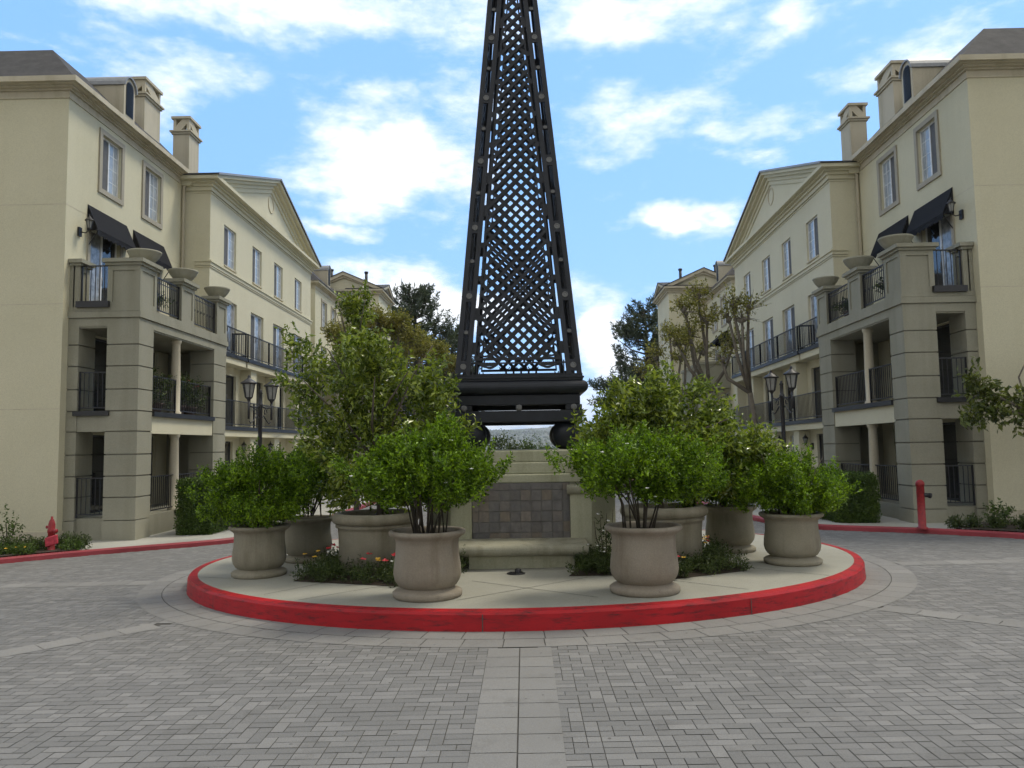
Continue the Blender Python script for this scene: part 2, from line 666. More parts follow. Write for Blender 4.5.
# far drive beyond the pavers
sheet('drive', [(-5.98, 27.1), (5.98, 27.1), (5.98, 74), (-5.98, 74)], M['brick'], .004)

# island
mb = MB()
N = 160
lines = [(0, -.03), (-.012, .20), (-.035, .235), (-.16, .245)]
vs = []
for of, h in lines:
    for k in range(N):
        x, y = ell(2 * math.pi * k / N, of)
        vs.append((x, y, gz(x) + h))
mb.add(vs, [(i * N + k, i * N + (k + 1) % N, (i + 1) * N + (k + 1) % N, (i + 1) * N + k) for i in range(3) for k in range(N)])
tag(mb.build('island_kerb', M['redk']), kind='structure')
mb = MB()
ring = [ell(2 * math.pi * k / N, -.158) for k in range(N)]
mb.add([(x, y, gz(x) + .242) for x, y in ring], [tuple(range(N))])
o = mb.build('island_pavement', M['conc'])
tag(o, kind='structure')
IZ = .242
# saw-cut joints in the island slab and in the kerb
mb = MB()
for a, b in (((-.95, 12.2), (-3.0, 10.25)), ((.85, 12.2), (2.9, 10.3)), ((-4.6, 12.1), (-5.3, 12.35)), ((0.9, 10.0), (-.8, 11.4)), ((-.9, 10.0), (.9, 11.5)), ((4.3, 11.2), (3.2, 12.2)), ((-3.6, 10.7), (-2.6, 12.0))):
    d = Vector((b[0] - a[0], b[1] - a[1])).normalized()
    n_ = Vector((-d.y, d.x)) * .006
    mb.quad(*[(x, y, gz(x) + IZ + .004) for x, y in ((a[0] + n_.x, a[1] + n_.y), (b[0] + n_.x, b[1] + n_.y), (b[0] - n_.x, b[1] - n_.y), (a[0] - n_.x, a[1] - n_.y))])
for k in (-95, -60, -140, -20, 190):
    a = R(k)
    p0, p1 = ell(a, .003), ell(a + .0022, .003)
    mb.quad((p0[0], p0[1], gz(p0[0])), (p1[0], p1[1], gz(p0[0])), (p1[0], p1[1], gz(p0[0]) + .21), (p0[0], p0[1], gz(p0[0]) + .21))
tag(mb.build('pavement_joint', M['joint']), kind='structure')
# planting pockets
BEDS = {'flower bed left': [(-3.5, 11.7), (-1.75, 11.05), (-1.45, 12.3), (-1.6, 13.3), (-3.4, 13.9)],
        'flower bed right': [(3.3, 11.75), (1.75, 11.0), (1.95, 12.3), (1.9, 13.3), (3.3, 13.7)],
        'fountain left': [(-1.0, 11.75), (-1.62, 11.75), (-1.6, 13.0), (-1.05, 12.9)],
        'fountain right': [(.62, 11.6), (1.4, 11.6), (1.5, 13.0), (.95, 12.9)]}
for nme, P in BEDS.items():
    sheet('planting_soil', P, M['soil'], IZ + .004)
sheet('planting_soil', [(-10.2, 17.85), (-9.95, 17.1), (-10.55, 16.7), (-11.1, 16.2), (-12.1, 15.45), (-14.6, 13.7), (-16, 19.2), (-12.0, 19.2)], M['soil'], swz)
sheet('planting_soil', [(9.5, 17.7), (9.75, 17.1), (10.7, 16.15), (12.1, 14.95), (14.6, 13.2), (16, 19.2), (11.6, 19.2)], M['soil'], swz)

# hills on the horizon
mb = MB()
nx, ny = 90, 14
vs = []
for j in range(ny):
    for i in range(nx):
        x = -3600 + 7200 * i / (nx - 1)
        y = 1900 + 2300 * j / (ny - 1)
        k = math.sin(math.pi * min(1, j / (ny - 1) * .95 + .0)) if j else 0
        h = 62 + 16 * math.sin(x * .0011 + 1) + 9 * math.sin(x * .0047 + .6 * j) + 5 * math.sin(x * .013 + j * 1.3)
        vs.append((x, y, -13 + (h + 13) * min(1, (j / 9)) ** .8))
mb.add(vs, [(j * nx + i, j * nx + i + 1, (j + 1) * nx + i + 1, (j + 1) * nx + i) for j in range(ny - 1) for i in range(nx - 1)], True)
hill = tag(mb.build('hills', M['hill']), kind='structure')
# wooded cover of the hills: one mass nobody could count
mb = MB()
for _ in range(2600):
    x, j = random.uniform(-900, 900), random.uniform(.6, 9.4) ** 1.0
    y = 1900 + 2300 * j / (ny - 1)
    h = 62 + 16 * math.sin(x * .0011 + 1) + 9 * math.sin(x * .0047 + .6 * j) + 5 * math.sin(x * .013 + j * 1.3)
    z = -13 + (h + 13) * min(1, (j / 9)) ** .8
    r = random.uniform(3, 8)
    vs = []
    for k in range(6):
        a = k * 1.047
        vs.append((x + r * math.cos(a), y + r * math.sin(a), z - 2))
    for k in range(6):
        a = k * 1.047 + .5
        vs.append((x + .75 * r * math.cos(a), y + .75 * r * math.sin(a), z + r * .75))
    vs.append((x, y, z + r * random.uniform(1.0, 1.5)))
    mb.add(vs, [(k, (k + 1) % 6, 6 + (k + 1) % 6, 6 + k) for k in range(6)] + [(6 + k, 6 + (k + 1) % 6, 12) for k in range(6)], True)
tag(mb.build('wooded_hillside', M['leafb'], fix=False), 'distant woods covering the hills seen beneath the obelisk', 'woods', kind='stuff')


# ================================================================== BUILDINGS
def facade(mb, tr_X, y0, y1, z0, z1, holes, depth):
    """wall sheet at X=tr_X with rectangular openings and their reveals"""
    X = tr_X
    ysl = sorted({y0, y1, *[h[0] for h in holes], *[h[1] for h in holes]})
    zsl = sorted({z0, z1, *[h[2] for h in holes], *[h[3] for h in holes]})
    for a, b in zip(ysl, ysl[1:]):
        for c, d in zip(zsl, zsl[1:]):
            m, n = (a + b) / 2, (c + d) / 2
            if any(h[0] < m < h[1] and h[2] < n < h[3] for h in holes):
                continue
            mb.quad((X, a, c), (X, b, c), (X, b, d), (X, a, d))
    for a, b, c, d in holes:
        k = X + depth
        mb.quad((X, a, c), (X, b, c), (k, b, c), (k, a, c))
        mb.quad((X, a, d), (X, b, d), (k, b, d), (k, a, d))
        mb.quad((X, a, c), (X, a, d), (k, a, d), (k, a, c))
        mb.quad((X, b, c), (X, b, d), (k, b, d), (k, b, c))
        mb.quad((k, a, c), (k, b, c), (k, b, d), (k, a, d))


def tube_rect(mb, X0, X1, y0, y1, z0, z1, w):
    mb.box(X0, X1, y0, y0 + w, z0, z1)
    mb.box(X0, X1, y1 - w, y1, z0, z1)
    mb.box(X0, X1, y0 + w, y1 - w, z0, z0 + w)
    mb.box(X0, X1, y0 + w, y1 - w, z1 - w, z1)


def window(tr, par, X, y0, y1, z0, z1, surround=0, dark_first=True):
    """sliding window standing in an opening whose wall face is X"""
    f = MB(tr)
    fx = X + .07
    tube_rect(f, fx, fx + .05, y0 + .002, y1 - .002, z0 + .002, z1 - .002, .05)
    ym = (y0 + y1) / 2
    f.box(fx + .004, fx + .046, ym - .03, ym + .03, z0 + .05, z1 - .05)
    w = f.build('window', M['white'], par)
    if surround:
        s = MB(tr)
        tube_rect(s, X - .045, X - .001, y0 - surround, y1 + surround, z0 - surround, z1 + surround, surround)
        s.build('surround', M['sur'], w)
    else:
        s = MB(tr)
        s.box(X - .05, X + .06, y0 + .003, y1 - .003, z0 - .06, z0 - .001)
        s.build('sill', M['trim'], w)
    a, b = (M['screen'], M['blind']) if dark_first else (M['blind'], M['screen'])
    MB(tr).box(fx + .022, fx + .03, y0 + .05, ym - .03, z0 + .05, z1 - .05).build('pane', a, w)
    MB(tr).box(fx + .022, fx + .03, ym + .03, y1 - .05, z0 + .05, z1 - .05).build('pane', b, w)
    mu = MB(tr)
    for k in (1, 2, 3):
        z = z0 + (z1 - z0) * k / 4
        mu.box(fx + .015, fx + .021, ym + .03, y1 - .05, z - .006, z + .006)
    yc = (ym + y1) / 2
    mu.box(fx + .0145, fx + .0215, yc - .008, yc + .008, z0 + .05, z1 - .05)
    mu.build('muntin', M['white'], w)
    return w


def door(tr, par, X, y0, y1, z0, z1, frame, ga, gb):
    f = MB(tr)
    fx = X + .09
    tube_rect(f, fx, fx + .06, y0 + .002, y1 - .002, z0 + .002, z1 - .002, .06)
    ym = (y0 + y1) / 2
    f.box(fx + .004, fx + .056, ym - .04, ym + .04, z0 + .06, z1 - .06)
    d = f.build('door', frame, par)
    MB(tr).box(fx + .024, fx + .034, y0 + .06, ym - .04, z0 + .06, z1 - .06).build('pane', ga, d)
    MB(tr).box(fx + .024, fx + .034, ym + .04, y1 - .06, z0 + .06, z1 - .06).build('pane', gb, d)
    h = MB(tr)
    h.tube([(fx - .04, ym - .02, z0 + .95), (fx - .04, ym - .02, z0 + 1.2)], .015, 6)
    h.build('handle', M['roundel'], d)
    return d


def railing(tr, par, pts, z0, z1, ornate=False, posts=True, step=.115):
    """iron railing along a polyline of (X,y)"""
    r = MB(tr)
    for a, b in zip(pts, pts[1:]):
        L = math.hypot(b[0] - a[0], b[1] - a[1])
        for z, w in ((z1, .045), (z0 + .08, .03)):
            r.bar((a[0], a[1], z), (b[0], b[1], z), w, .03)
        if ornate:
            r.bar((a[0], a[1], z1 - .13), (b[0], b[1], z1 - .13), .02, .02)
        n = max(2, int(L / step))
        for k in range(1, n):
            t = k / n
            x, y = a[0] + (b[0] - a[0]) * t, a[1] + (b[1] - a[1]) * t
            r.bar((x, y, z0 + .08), (x, y, z1), .016, .016, (1, 0, 0))
            if ornate and k % 2 == 0:
                pts_ = []
                for q in range(13):
                    an = q / 12 * 4.2 * math.pi / 2
                    rr = .05 * (1 - q / 16)
                    pts_.append((x, y + rr * math.cos(an), z0 + .48 + rr * 1.8 * math.sin(an)))
                r.tube(pts_, .008, 4)
        if posts:
            for p in (a, b):
                r.bar((p[0], p[1], z0), (p[0], p[1], z1 + .02), .045, .045, (1, 0, 0))
    return r.build('railing', M['iron'], par)


def cornice(tr, par, X0, X1, y0, y1, z, steps, mat, ends=(1, 1)):
    c = MB(tr)
    for p, a, b in steps:
        c.box(X0 - p, X1, y0 - p * ends[0], y1 + p * ends[1], z + a, z + b)
    return c.build('cornice', mat, par)


def chimney(tr, par, X0, X1, y0, y1, z0, zb, zt):
    c = MB(tr)
    c.box(X0, X1, y0, y1, z0, zb)
    ch = c.build('chimney', M['trim'], par)
    k = MB(tr)
    k.box(X0 - .05, X1 + .05, y0 - .05, y1 + .05, zb, zb + .07)
    k.box(X0 - .1, X1 + .1, y0 - .1, y1 + .1, zb + .07, zb + .13)
    t0, t1 = zb + .13, zt - .09
    w = .1
    hz = t1 - t0
    for xa in (X0, X1 - w):
        for ya in (y0, y1 - w):
            k.box(xa, xa + w, ya, ya + w, t0, t1)
    # a broad diagonal leaves two three-cornered openings on each face
    def diag(p0, p1):
        L = [(0, 1), (.42, 1), (1, .42), (1, 0), (.58, 0), (0, .58)]
        return [(p0[0] + (p1[0] - p0[0]) * q, p0[1] + (p1[1] - p0[1]) * q, t0 + hz * r) for q, r in L]
    k.prism(diag((X0, y0 + w), (X0, y1 - w)), (.04, 0, 0))
    k.prism(diag((X1 - .04, y0 + w), (X1 - .04, y1 - w)), (.04, 0, 0))
    k.prism(diag((X0 + w, y0), (X1 - w, y0)), (0, .04, 0))
    k.prism(diag((X0 + w, y1 - .04), (X1 - w, y1 - .04)), (0, .04, 0))
    k.box(X0 - .06, X1 + .06, y0 - .06, y1 + .06, t1, zt)
    k.build('chimney_cap', M['trim'], ch)


def dormer(tr, par, X, yc, z0, zt, hw=.33, deep=1.5):
    d = MB(tr)
    n = 10
    zc = zt - hw
    arc = [(yc + hw * math.cos(math.pi * k / n), zc + hw * math.sin(math.pi * k / n)) for k in range(n + 1)]
    poly = [(yc - hw, z0), (yc + hw, z0)] + arc
    d.prism([(X, y, z) for y, z in poly], (deep, 0, 0))
    dm = d.build('dormer', M['trim'], par)
    r = MB(tr)
    o2 = [(yc + (hw + .05) * math.cos(math.pi * k / n), zc + (hw + .05) * math.sin(math.pi * k / n)) for k in range(n + 1)]
    i2 = [(yc + (hw + .003) * math.cos(math.pi * k / n), zc + (hw + .003) * math.sin(math.pi * k / n)) for k in range(n + 1)]
    for k in range(n):
        r.prism([(X - .06, *o2[k]), (X - .06, *o2[k + 1]), (X - .06, *i2[k + 1]), (X - .06, *i2[k])], (deep + .06, 0, 0))
    r.build('dormer_roof', M['drip'], dm)
    v = MB(tr)
    h2 = hw * .66
    arc2 = [(yc + h2 * math.cos(math.pi * k / n), zc + h2 * math.sin(math.pi * k / n)) for k in range(n + 1)]
    v.prism([(X - .012, y, z) for y, z in [(yc - h2, z0 + .12), (yc + h2, z0 + .12)] + arc2], (.010, 0, 0))
    z = z0 + .16
    lv = v.build('louver', M['iron'], dm)
    s = MB(tr)
    while z < zc + h2 * .8:
        w = h2 if z < zc else math.sqrt(max(0, h2 * h2 - (z - zc) ** 2))
        s.add([(X - .016, yc - w, z + .035), (X - .016, yc + w, z + .035), (X - .045, yc + w, z + .01), (X - .045, yc - w, z + .01)], [(0, 1, 2, 3)])
        z += .085
    s.build('slat', M['sur'], dm)


def wall_lamp(tr, par, X, y, z):
    b = MB(tr)
    b.box(X - .05, X - .001, y - .07, y + .07, z - .12, z + .12)
    b.tube([(X - .05, y, z), (X - .18, y, z - .03), (X - .26, y, z + .02), (X - .28, y, z + .08)], .015, 6)
    o = b.build('wall_lamp', M['iron'], par)
    g_ = MB(tr)
    g_.lathe([(.045, .0), (.085, .2)], (X - .28, y, z + .1), 6)
    g_.build('lamp_glass', M['lamp'], o)
    r = MB(tr)
    r.lathe([(.05, .08), (.05, .1)], (X - .28, y, z), 6)
    r.lathe([(.13, .30), (.05, .38), (.012, .43), (.012, .48)], (X - .28, y, z), 6)
    for k in range(6):
        a = k * math.pi / 3
        r.bar((X - .28 + .047 * math.cos(a), y + .047 * math.sin(a), z + .1), (X - .28 + .088 * math.cos(a), y + .088 * math.sin(a), z + .3), .012, .012)
    r.build('lamp_cap', M['iron'], o)


def awning(tr, par, X, y0, y1, zt, proj, drop):
    a = MB(tr)
    th = .03
    a.prism([(X - .002, y0, zt), (X - proj, y0, zt - drop), (X - proj, y0, zt - drop - th), (X - .002, y0, zt - th * 1.4)], (0, y1 - y0, 0))
    n = 9
    for k in range(n):
        ya, yb = y0 + (y1 - y0) * k / n, y0 + (y1 - y0) * (k + 1) / n
        ym = (ya + yb) / 2
        q = [(X - proj + .004, ya, zt - drop - th), (X - proj + .004, yb, zt - drop - th), (X - proj + .004, yb, zt - drop - .13), (X - proj + .004, ym, zt - drop - .19), (X - proj + .004, ya, zt - drop - .13)]
        a.prism(q, (.008, 0, 0))
    for yy in (y0, y1 - .008):
        a.prism([(X - .004, yy + .0, zt - .05), (X - proj + .01, yy, zt - drop - .035), (X - .004, yy, zt - drop - .035)], (0, .008, 0))
    o = a.build('awning', M['awn'], par)
    f = MB(tr)
    for yy in (y0 + .05, y1 - .05):
        f.tube([(X - .01, yy, zt - drop - .45), (X - proj + .03, yy, zt - drop - .05)], .014, 6)
    f.tube([(X - proj + .025, y0 - .05, zt - drop - .045), (X - proj + .025, y1 + .05, zt - drop - .045)], .016, 6)
    f.build('awning_frame', M['iron'], o)


def masonry(mb, core, X0, X1, y0, y1, z0, z1, joints, pr=.025, gp=.016):
    """block pier: dark-gap joints between slightly proud courses"""
    zz = [z0] + [j for j in joints if z0 + .05 < j < z1 - .05] + [z1]
    for a, b in zip(zz, zz[1:]):
        mb.box(X0, X1, y0, y1, a + (gp if a != z0 else 0), b - (gp if b != z1 else 0))
    core.box(X0 + pr, X1 - pr, y0 + pr, y1 - pr, z0 + .01, z1 - .01)


def block_window_set(tr, par, X, wins, surround, dark_first=True):
    for w in wins:
        window(tr, par, X, *w, surround=surround, dark_first=dark_first)


CORN = [(.03, -.045, -.005), (.018, 0, .15), (.08, .15, .20), (.17, .20, .25), (.30, .25, .36)]


def place(s):
    if s < 0:
        return lambda X, y, z: (C0 - (X + .009 * (y - 17)), y, z)
    return lambda X, y, z: (C0 + X + .009 * (y - 17) + .012 * (y - 24), y, z - .006 * (y - 17))


def apartment(s):
    side = 'left' if s < 0 else 'right'
    tr = place(s)
    root = thing('apartment_building', tr(11.7, 19.4, gz(s * 11.7)),
                 'cream four storey apartment building with pediment and balcony tower on the ' + side + ' of the obelisk', 'building')
    XA, XT, XB = 11.68, 9.82, 10.71
    # ---- A: near block
    A0, A1, AB = 19.37, 26.3, 22.5
    aw = [(20.98, 22.05, 9.58, 11.15), (23.46, 24.55, 9.58, 11.15)]
    ad = [(20.5, 22.1, 5.9, 8.35), (22.98, 24.55, 5.9, 8.35)]
    pd = [(19.72, 22.15, 3.26, 5.36), (22.3, 24.6, 3.26, 5.36), (19.72, 22.15, .52, 2.66), (22.3, 24.6, .52, 2.66)]  # porch doors, widened so their dark glass stands in for porch shade
    w = MB(tr)
    facade(w, XA, A0, A1, -.5, 11.5, aw + ad + pd, .2)
    w.quad((XA, A0, -.5), (AB, A0, -.5), (AB, A0, 11.5), (XA, A0, 11.5))
    w.quad((XA, A1, -.5), (AB, A1, -.5), (AB, A1, 11.5), (XA, A1, 11.5))
    w.quad((AB, A0, -.5), (AB, A1, -.5), (AB, A1, 11.5), (AB, A0, 11.5))
    w.quad((XA, A0, 11.49), (AB, A0, 11.49), (AB, A1, 11.49), (XA, A1, 11.49))
    w.build('wall', M['cream'], root, fix=False)
    j = MB(tr)
    for z in (3.3, 6.0, 8.62):
        j.box(XA + .0, AB, A0 - .003, A0 - .001, z - .009, z + .009)  # thin darker strips stand in for the shaded lines of control joints
        if z > 6:
            j.box(XA - .003, XA - .001, A0, A1, z - .009, z + .009)
    j.box(XA, AB, A0 - .035, A0 - .002, -.3, gz(s * 12) + .32)
    j.box(XA - .035, XA - .002, A0 - .035, 19.64, -.3, gz(s * 12) + .32)
    j.build('base_course_joint_shade', M['trim'], root)
    cornice(tr, root, XA, AB, A0, A1, 11.5, CORN, M['trim'], (1, 0))
    block_window_set(tr, root, XA, aw, .14)
    for d in ad:
        door(tr, root, XA, *d, M['white'], M['curtain'], M['doorglass'])
        tb = MB(tr)
        tube_rect(tb, XA - .04, XA - .001, d[0] - .12, d[1] + .12, d[2] - .02, d[3] + .12, .12)
        tb.build('door_surround', M['sur'], root)
    for d in pd:
        door(tr, root, XA, *d, M['darkfr'], M['doorglass'], M['doorglass'])
    awning(tr, root, XA, 20.36, 22.48, 8.93, .30, .70)
    awning(tr, root, XA, 22.85, 24.9, 8.93, .30, .70)
    wall_lamp(tr, root, XA, 19.98, 8.05)
    # roof A: hip with flat top
    r = MB(tr)
    e, t = (XA - .31, A0 - .31, 11.861), (12.93, 20.6, 13.45)
    e2, t2 = A1 + .0, A1 - .9
    P = [(e[0], e[1], e[2]), (AB, e[1], e[2]), (AB, t[1], t[2]), (t[0], t[1], t[2]), (e[0], e2, e[2]), (t[0], t2 + .9, t[2]), (AB, t2 + .9, t[2])]
    r.add(P, [(0, 1, 2, 3), (0, 3, 5, 4), (3, 2, 6, 5)])
    r.add([(e[0], e2, e[2]), (t[0], e2, t[2]), (AB, e2, t[2]), (AB, e2, e[2])], [(0, 1, 2, 3)])
    r.add([(AB, e[1], e[2]), (AB, t[1], t[2]), (AB, e2, t[2]), (AB, e2, e[2])], [(0, 1, 2, 3)])
    rf = r.build('roof', M['shingle'], root)
    gt = MB(tr)
    gt.box(e[0] - .06, e[0] - .002, e[1] - .06, e2, 11.76, 11.90)
    gt.box(e[0] - .002, AB, e[1] - .06, e[1] - .002, 11.76, 11.90)
    gt.build('gutter', M['trim'], root)
    dormer(tr, root, XA + .02, 22.5, 12.2, 13.5)
    chimney(tr, root, 12.28, 12.95, 24.6, 25.72, 12.3, 13.95, 14.62)
    chimney(tr, root, 12.05, 12.65, 27.55, 28.42, 11.7, 13.88, 14.55)
    ds = MB(tr)
    ds.tube([(XA - .30, A1 - .17, 11.7), (XA - .08, A1 - .15, 11.35), (XA - .07, A1 - .15, .3)], .05, 8)
    ds.build('downspout', M['trim'], root)
    # ---- balcony tower in front of A
    JT = [.46, 1.03, 1.57, 2.12, 2.71, 3.24, 3.80, 4.40, 4.96]
    GT = gz(s * 10)
    piers = [(XT, 10.66, 19.63, 20.42), (XT, 10.6, 24.58, 25.6), (11.40, 11.70, 19.63, 20.42)]
    for pr in piers:
        m_, c_ = MB(tr), MB(tr)
        masonry(m_, c_, *pr, .46, 5.44, JT)
        po = m_.build('pier', M['grey'], root)
        c_.build('pier_joint', M['greydk'], po)
        b_ = MB(tr)
        b_.box(pr[0] - .012, pr[1] + .012, pr[2] - .012, pr[3] + .012, -.4, .44)
        b_.build('pier_base', M['grey'], po)
    # slabs: ground, middle, terrace
    sl = MB(tr)
    sl.box(XT + .10, XA, 19.75, 25.5, -.3, .5)
    sl.build('patio_slab', M['grey'], root)
    pw = MB(tr)  # end wall added to hide the lit facade and darken the porch
    pw.box(10.61, XA - .003, 25.38, 25.56, .505, 2.94)
    pw.box(10.61, XA - .003, 25.38, 25.56, 3.245, 5.395)
    pw.box(10.62, XA - .004, 25.40, 25.54, 2.93, 3.25)
    pw.build('added_shade_wall', M['grey'], root)
    sl = MB(tr)
    sl.box(10.66, 11.40, 19.66, 20.2, 2.71, 3.24)
    sl.box(10.2, XA - .001, 20.2, 24.7, 2.95, 3.24)
    sl.build('floor_slab', M['grey'], root)
    fa = MB(tr)
    fa.box(XT + .03, XT + .28, 20.421, 24.579, 2.66, 3.115)
    fa.build('fascia', M['creamB'], root)
    ed = MB(tr)
    ed.box(XT - .06, XT + .30, 20.43, 24.57, 3.118, 3.245)
    ed.box(10.55, 11.48, 19.57, 19.655, 3.12, 3.24)
    ed.build('slab_edge', M['iron'], root)
    tp = MB(tr)
    for z0, z1, p in ((5.44, 5.655, 0.0), (5.665, 5.82, .045), (5.83, 5.95, .02)):
        tp.box(XT - p, XA - .001, 19.63 - p, 25.62 + p, z0, z1)
    tp.box(XT + .03, XA - .002, 19.66, 25.59, 5.4, 5.94)
    tp.build('terrace_slab', M['grey'], root)
    # round columns
    for z0, z1 in ((.5, 2.66), (3.245, 5.4)):
        c = MB(tr)
        h = z1 - z0
        c.lathe([(.17, 0), (.17, .06), (.13, .09), (.135, h * .4), (.115, h - .12), (.125, h - .1), (.15, h - .07), (.15, h)], (XT + .18, 22.2, z0), 18)
        c.build('column', M['trim'], root)
    # parapet piers with recessed panels and caps
    for i, (x0, x1, y0, y1) in enumerate(((XT, 10.68, 19.63, 20.56), (XT, 10.2, 22.12, 23.0), (XT, 10.2, 24.78, 25.62), (11.42, XA - .002, 19.63, 20.1))):
        k = MB(tr)
        z0, z1 = 5.95, 7.04
        k.box(x0 + .03, x1 - .002, y0 + .03, y1 - .03, z0, z1)
        # raised frame round each panel: court face and camera face
        b = .13
        for (u0, u1, q0, q1) in ((y0, y1, z0, z1),):
            k.box(x0, x0 + .029, u0, u0 + b, q0, q1)
            k.box(x0, x0 + .029, u1 - b, u1, q0, q1)
            k.box(x0, x0 + .029, u0 + b, u1 - b, q0, q0 + b)
            k.box(x0, x0 + .029, u0 + b, u1 - b, q1 - b, q1)
        if i in (0, 3):
            k.box(x0 + .0295, x0 + b + .03, y0, y0 + .029, z0, z1)
            k.box(x1 - b, x1, y0, y0 + .029, z0, z1)
            k.box(x0 + b + .03, x1 - b, y0, y0 + .029, z0, z0 + b)
            k.box(x0 + b + .03, x1 - b, y0, y0 + .029, z1 - b, z1)
        po = k.build('parapet_pier', M['grey'], root)
        c = MB(tr)
        c.box(x0 - .05, x1 + (.05 if i < 3 else -.01), y0 - .05, y1 + .05, 7.041, 7.11)
        c.box(x0 - .11, x1 + (.11 if i < 3 else -.01), y0 - .11, y1 + .11, 7.111, 7.21)
        c.build('parapet_cap', M['grey'], po)
    # railings of the terrace, middle porch and patio
    railing(tr, root, [(XT + .1, 20.57), (XT + .1, 22.11)], 5.98, 6.95, True)
    railing(tr, root, [(XT + .1, 23.01), (XT + .1, 24.77)], 5.98, 6.95, True)
    railing(tr, root, [(10.69, 19.72), (11.41, 19.72)], 6.0, 7.05)
    wb = MB(tr)
    wb.box(10.60, 11.45, 19.52, 19.628, 5.93, 6.09)
    wb.build('window_box', M['iron'], root)
    railing(tr, root, [(XT + .12, 20.45), (XT + .12, 22.05)], 3.26, 4.22)
    railing(tr, root, [(XT + .12, 22.36), (XT + .12, 24.56)], 3.26, 4.22)
    railing(tr, root, [(10.67, 19.72), (11.39, 19.72)], 3.25, 4.25)
    railing(tr, root, [(10.67, 19.72), (11.39, 19.72)], .52, 1.52)
    railing(tr, root, [(XT + .16, 20.45), (XT + .16, 24.56)], .52, 1.5)
    # ---- B: pedimented middle block
    B0, B1, BB = 26.3, 39.45, 21.0
    bw = [(27.58, 28.8, 8.95, 10.45), (30.62, 31.75, 8.95, 10.45), (33.42, 34.65, 8.95, 10.45), (36.58, 37.75, 8.95, 10.45)]
    d3 = [(27.4, 28.95, 5.62, 7.7), (30.5, 32.05, 5.62, 7.7), (33.35, 34.9, 5.62, 7.7), (36.4, 37.9, 5.62, 7.7)]
    d2 = [(27.4, 28.95, 3.03, 4.95), (30.5, 32.05, 3.03, 4.95), (33.35, 34.9, 3.03, 4.95), (36.4, 37.9, 3.03, 4.95)]
    d1 = [(27.4, 28.7, .3, 2.5), (33.3, 34.6, .3, 2.5)]
    w1 = [(30.4, 31.75, 1.3, 2.5), (36.5, 37.8, 1.3, 2.5)]
    w = MB(tr)
    facade(w, XB, B0, B1, -.5, 11.28, bw + d3 + d2 + d1 + w1, .2)
    for yy in (B0, B1):
        w.quad((XB, yy, -.5), (BB, yy, -.5), (BB, yy, 11.28), (XB, yy, 11.28))
    w.quad((BB, B0, -.5), (BB, B1, -.5), (BB, B1, 11.28), (BB, B0, 11.28))
    # tympanum
    ya, zt = (B0 + B1) / 2, 13.95
    w.add([(XB, B0, 11.28), (XB, B1, 11.28), (XB, B1, 11.7), (XB, ya, 13.75), (XB, B0, 11.7)], [(0, 1, 2, 3, 4)])
    w.build('wall', M['creamB'], root, fix=False)
    bt = MB(tr)
    for a, b, p in ((8.56, 8.6, .03), (8.62, 8.74, .05), (8.74, 8.80, .09)):
        bt.box(XB - p, XB + .5, B0 - p, B1 + p, a, b)
    bt.build('belt_course', M['creamB'], root)
    cornice(tr, root, XB, XB + .6, B0, B1, 11.28, [(.03, -.08, -.045), (.06, 0, .14), (.13, .14, .24), (.22, .24, .32), (.4, .32, .44)], M['creamB'])
    for near in (True, False):
        cc = MB(tr)
        for p, a, b in ((.06, 0, .14), (.22, .14, .32), (.4, .32, .44)):
            if near:
                cc.box(XB + .601, BB, B0 - p, B0 - .001, 11.28 + a, 11.28 + b)
            else:
                cc.box(XB + .601, BB, B1 + .001, B1 + p, 11.28 + a, 11.28 + b)
        cc.build('eave', M['creamB'], root)
    rk = MB(tr)
    ez, ey0, ey1 = 11.721, B0 - .4, B1 + .4
    for x0, d0, d1_ in ((XB - .4, .0, .13), (XB - .26, .13, .25), (XB - .12, .25, .40), (XB - .05, .40, .58)):
        for yy, sg in ((ey0, 1), (ey1, -1)):
            sl_ = (zt - ez) / abs(ya - yy)
            q = []
            for dd, yb in ((d0, yy), (d0, ya), (d1_, ya), (d1_, yy)):
                yb2 = yb if yb == ya else yy + sg * dd / sl_ * 0
                zz_ = ez + sl_ * abs(yb2 - yy) - dd
                if yb != ya and zz_ < ez:
                    yb2 = yy + sg * dd / sl_
                    zz_ = ez
                q.append((x0, yb2, zz_))
            rk.prism(q, (XB - .002 - x0, 0, 0))
    rk.build('raking_cornice', M['creamB'], root)
    r = MB(tr)
    hh = .05
    for yy in (ey0 - .04, ey1 + .04):
        r.prism([(XB - .45, yy, ez + .003), (XB - .45, ya, zt + .012), (XB - .45, ya, zt + .012 + hh), (XB - .45, yy, ez + .003 + hh)], (BB - XB + .45, 0, 0))
    rf = r.build('roof', M['shingle'], root)
    r = MB(tr)
    for yy in (ey0 - .05, ey1 + .05):
        r.prism([(XB - .47, yy, ez - .02), (XB - .47, ya, zt - .008), (XB - .47, ya, zt + .07), (XB - .47, yy, ez + .058)], (.018, 0, 0))
    r.build('drip_edge', M['drip'], rf)
    md = MB(tr)
    pts = [(XB - .01, ya + .36 * math.cos(k * math.pi / 16), 12.86 + .36 * math.sin(k * math.pi / 16)) for k in range(33)]
    md.tube(pts, .03, 6, False)
    md.build('medallion', M['trim'], root)
    block_window_set(tr, root, XB, bw, 0)
    block_window_set(tr, root, XB, w1, 0)
    for q in d3 + d2:
        door(tr, root, XB, *q, M['darkfr'] if q[2] < 5 else M['white'], M['screen'], M['curtain'] if q[2] > 5 else M['doorglass'])
    for q in d1:
        door(tr, root, XB, *q, M['darkfr'], M['screen'], M['doorglass'])
    # balconies
    Xb = XB - .58
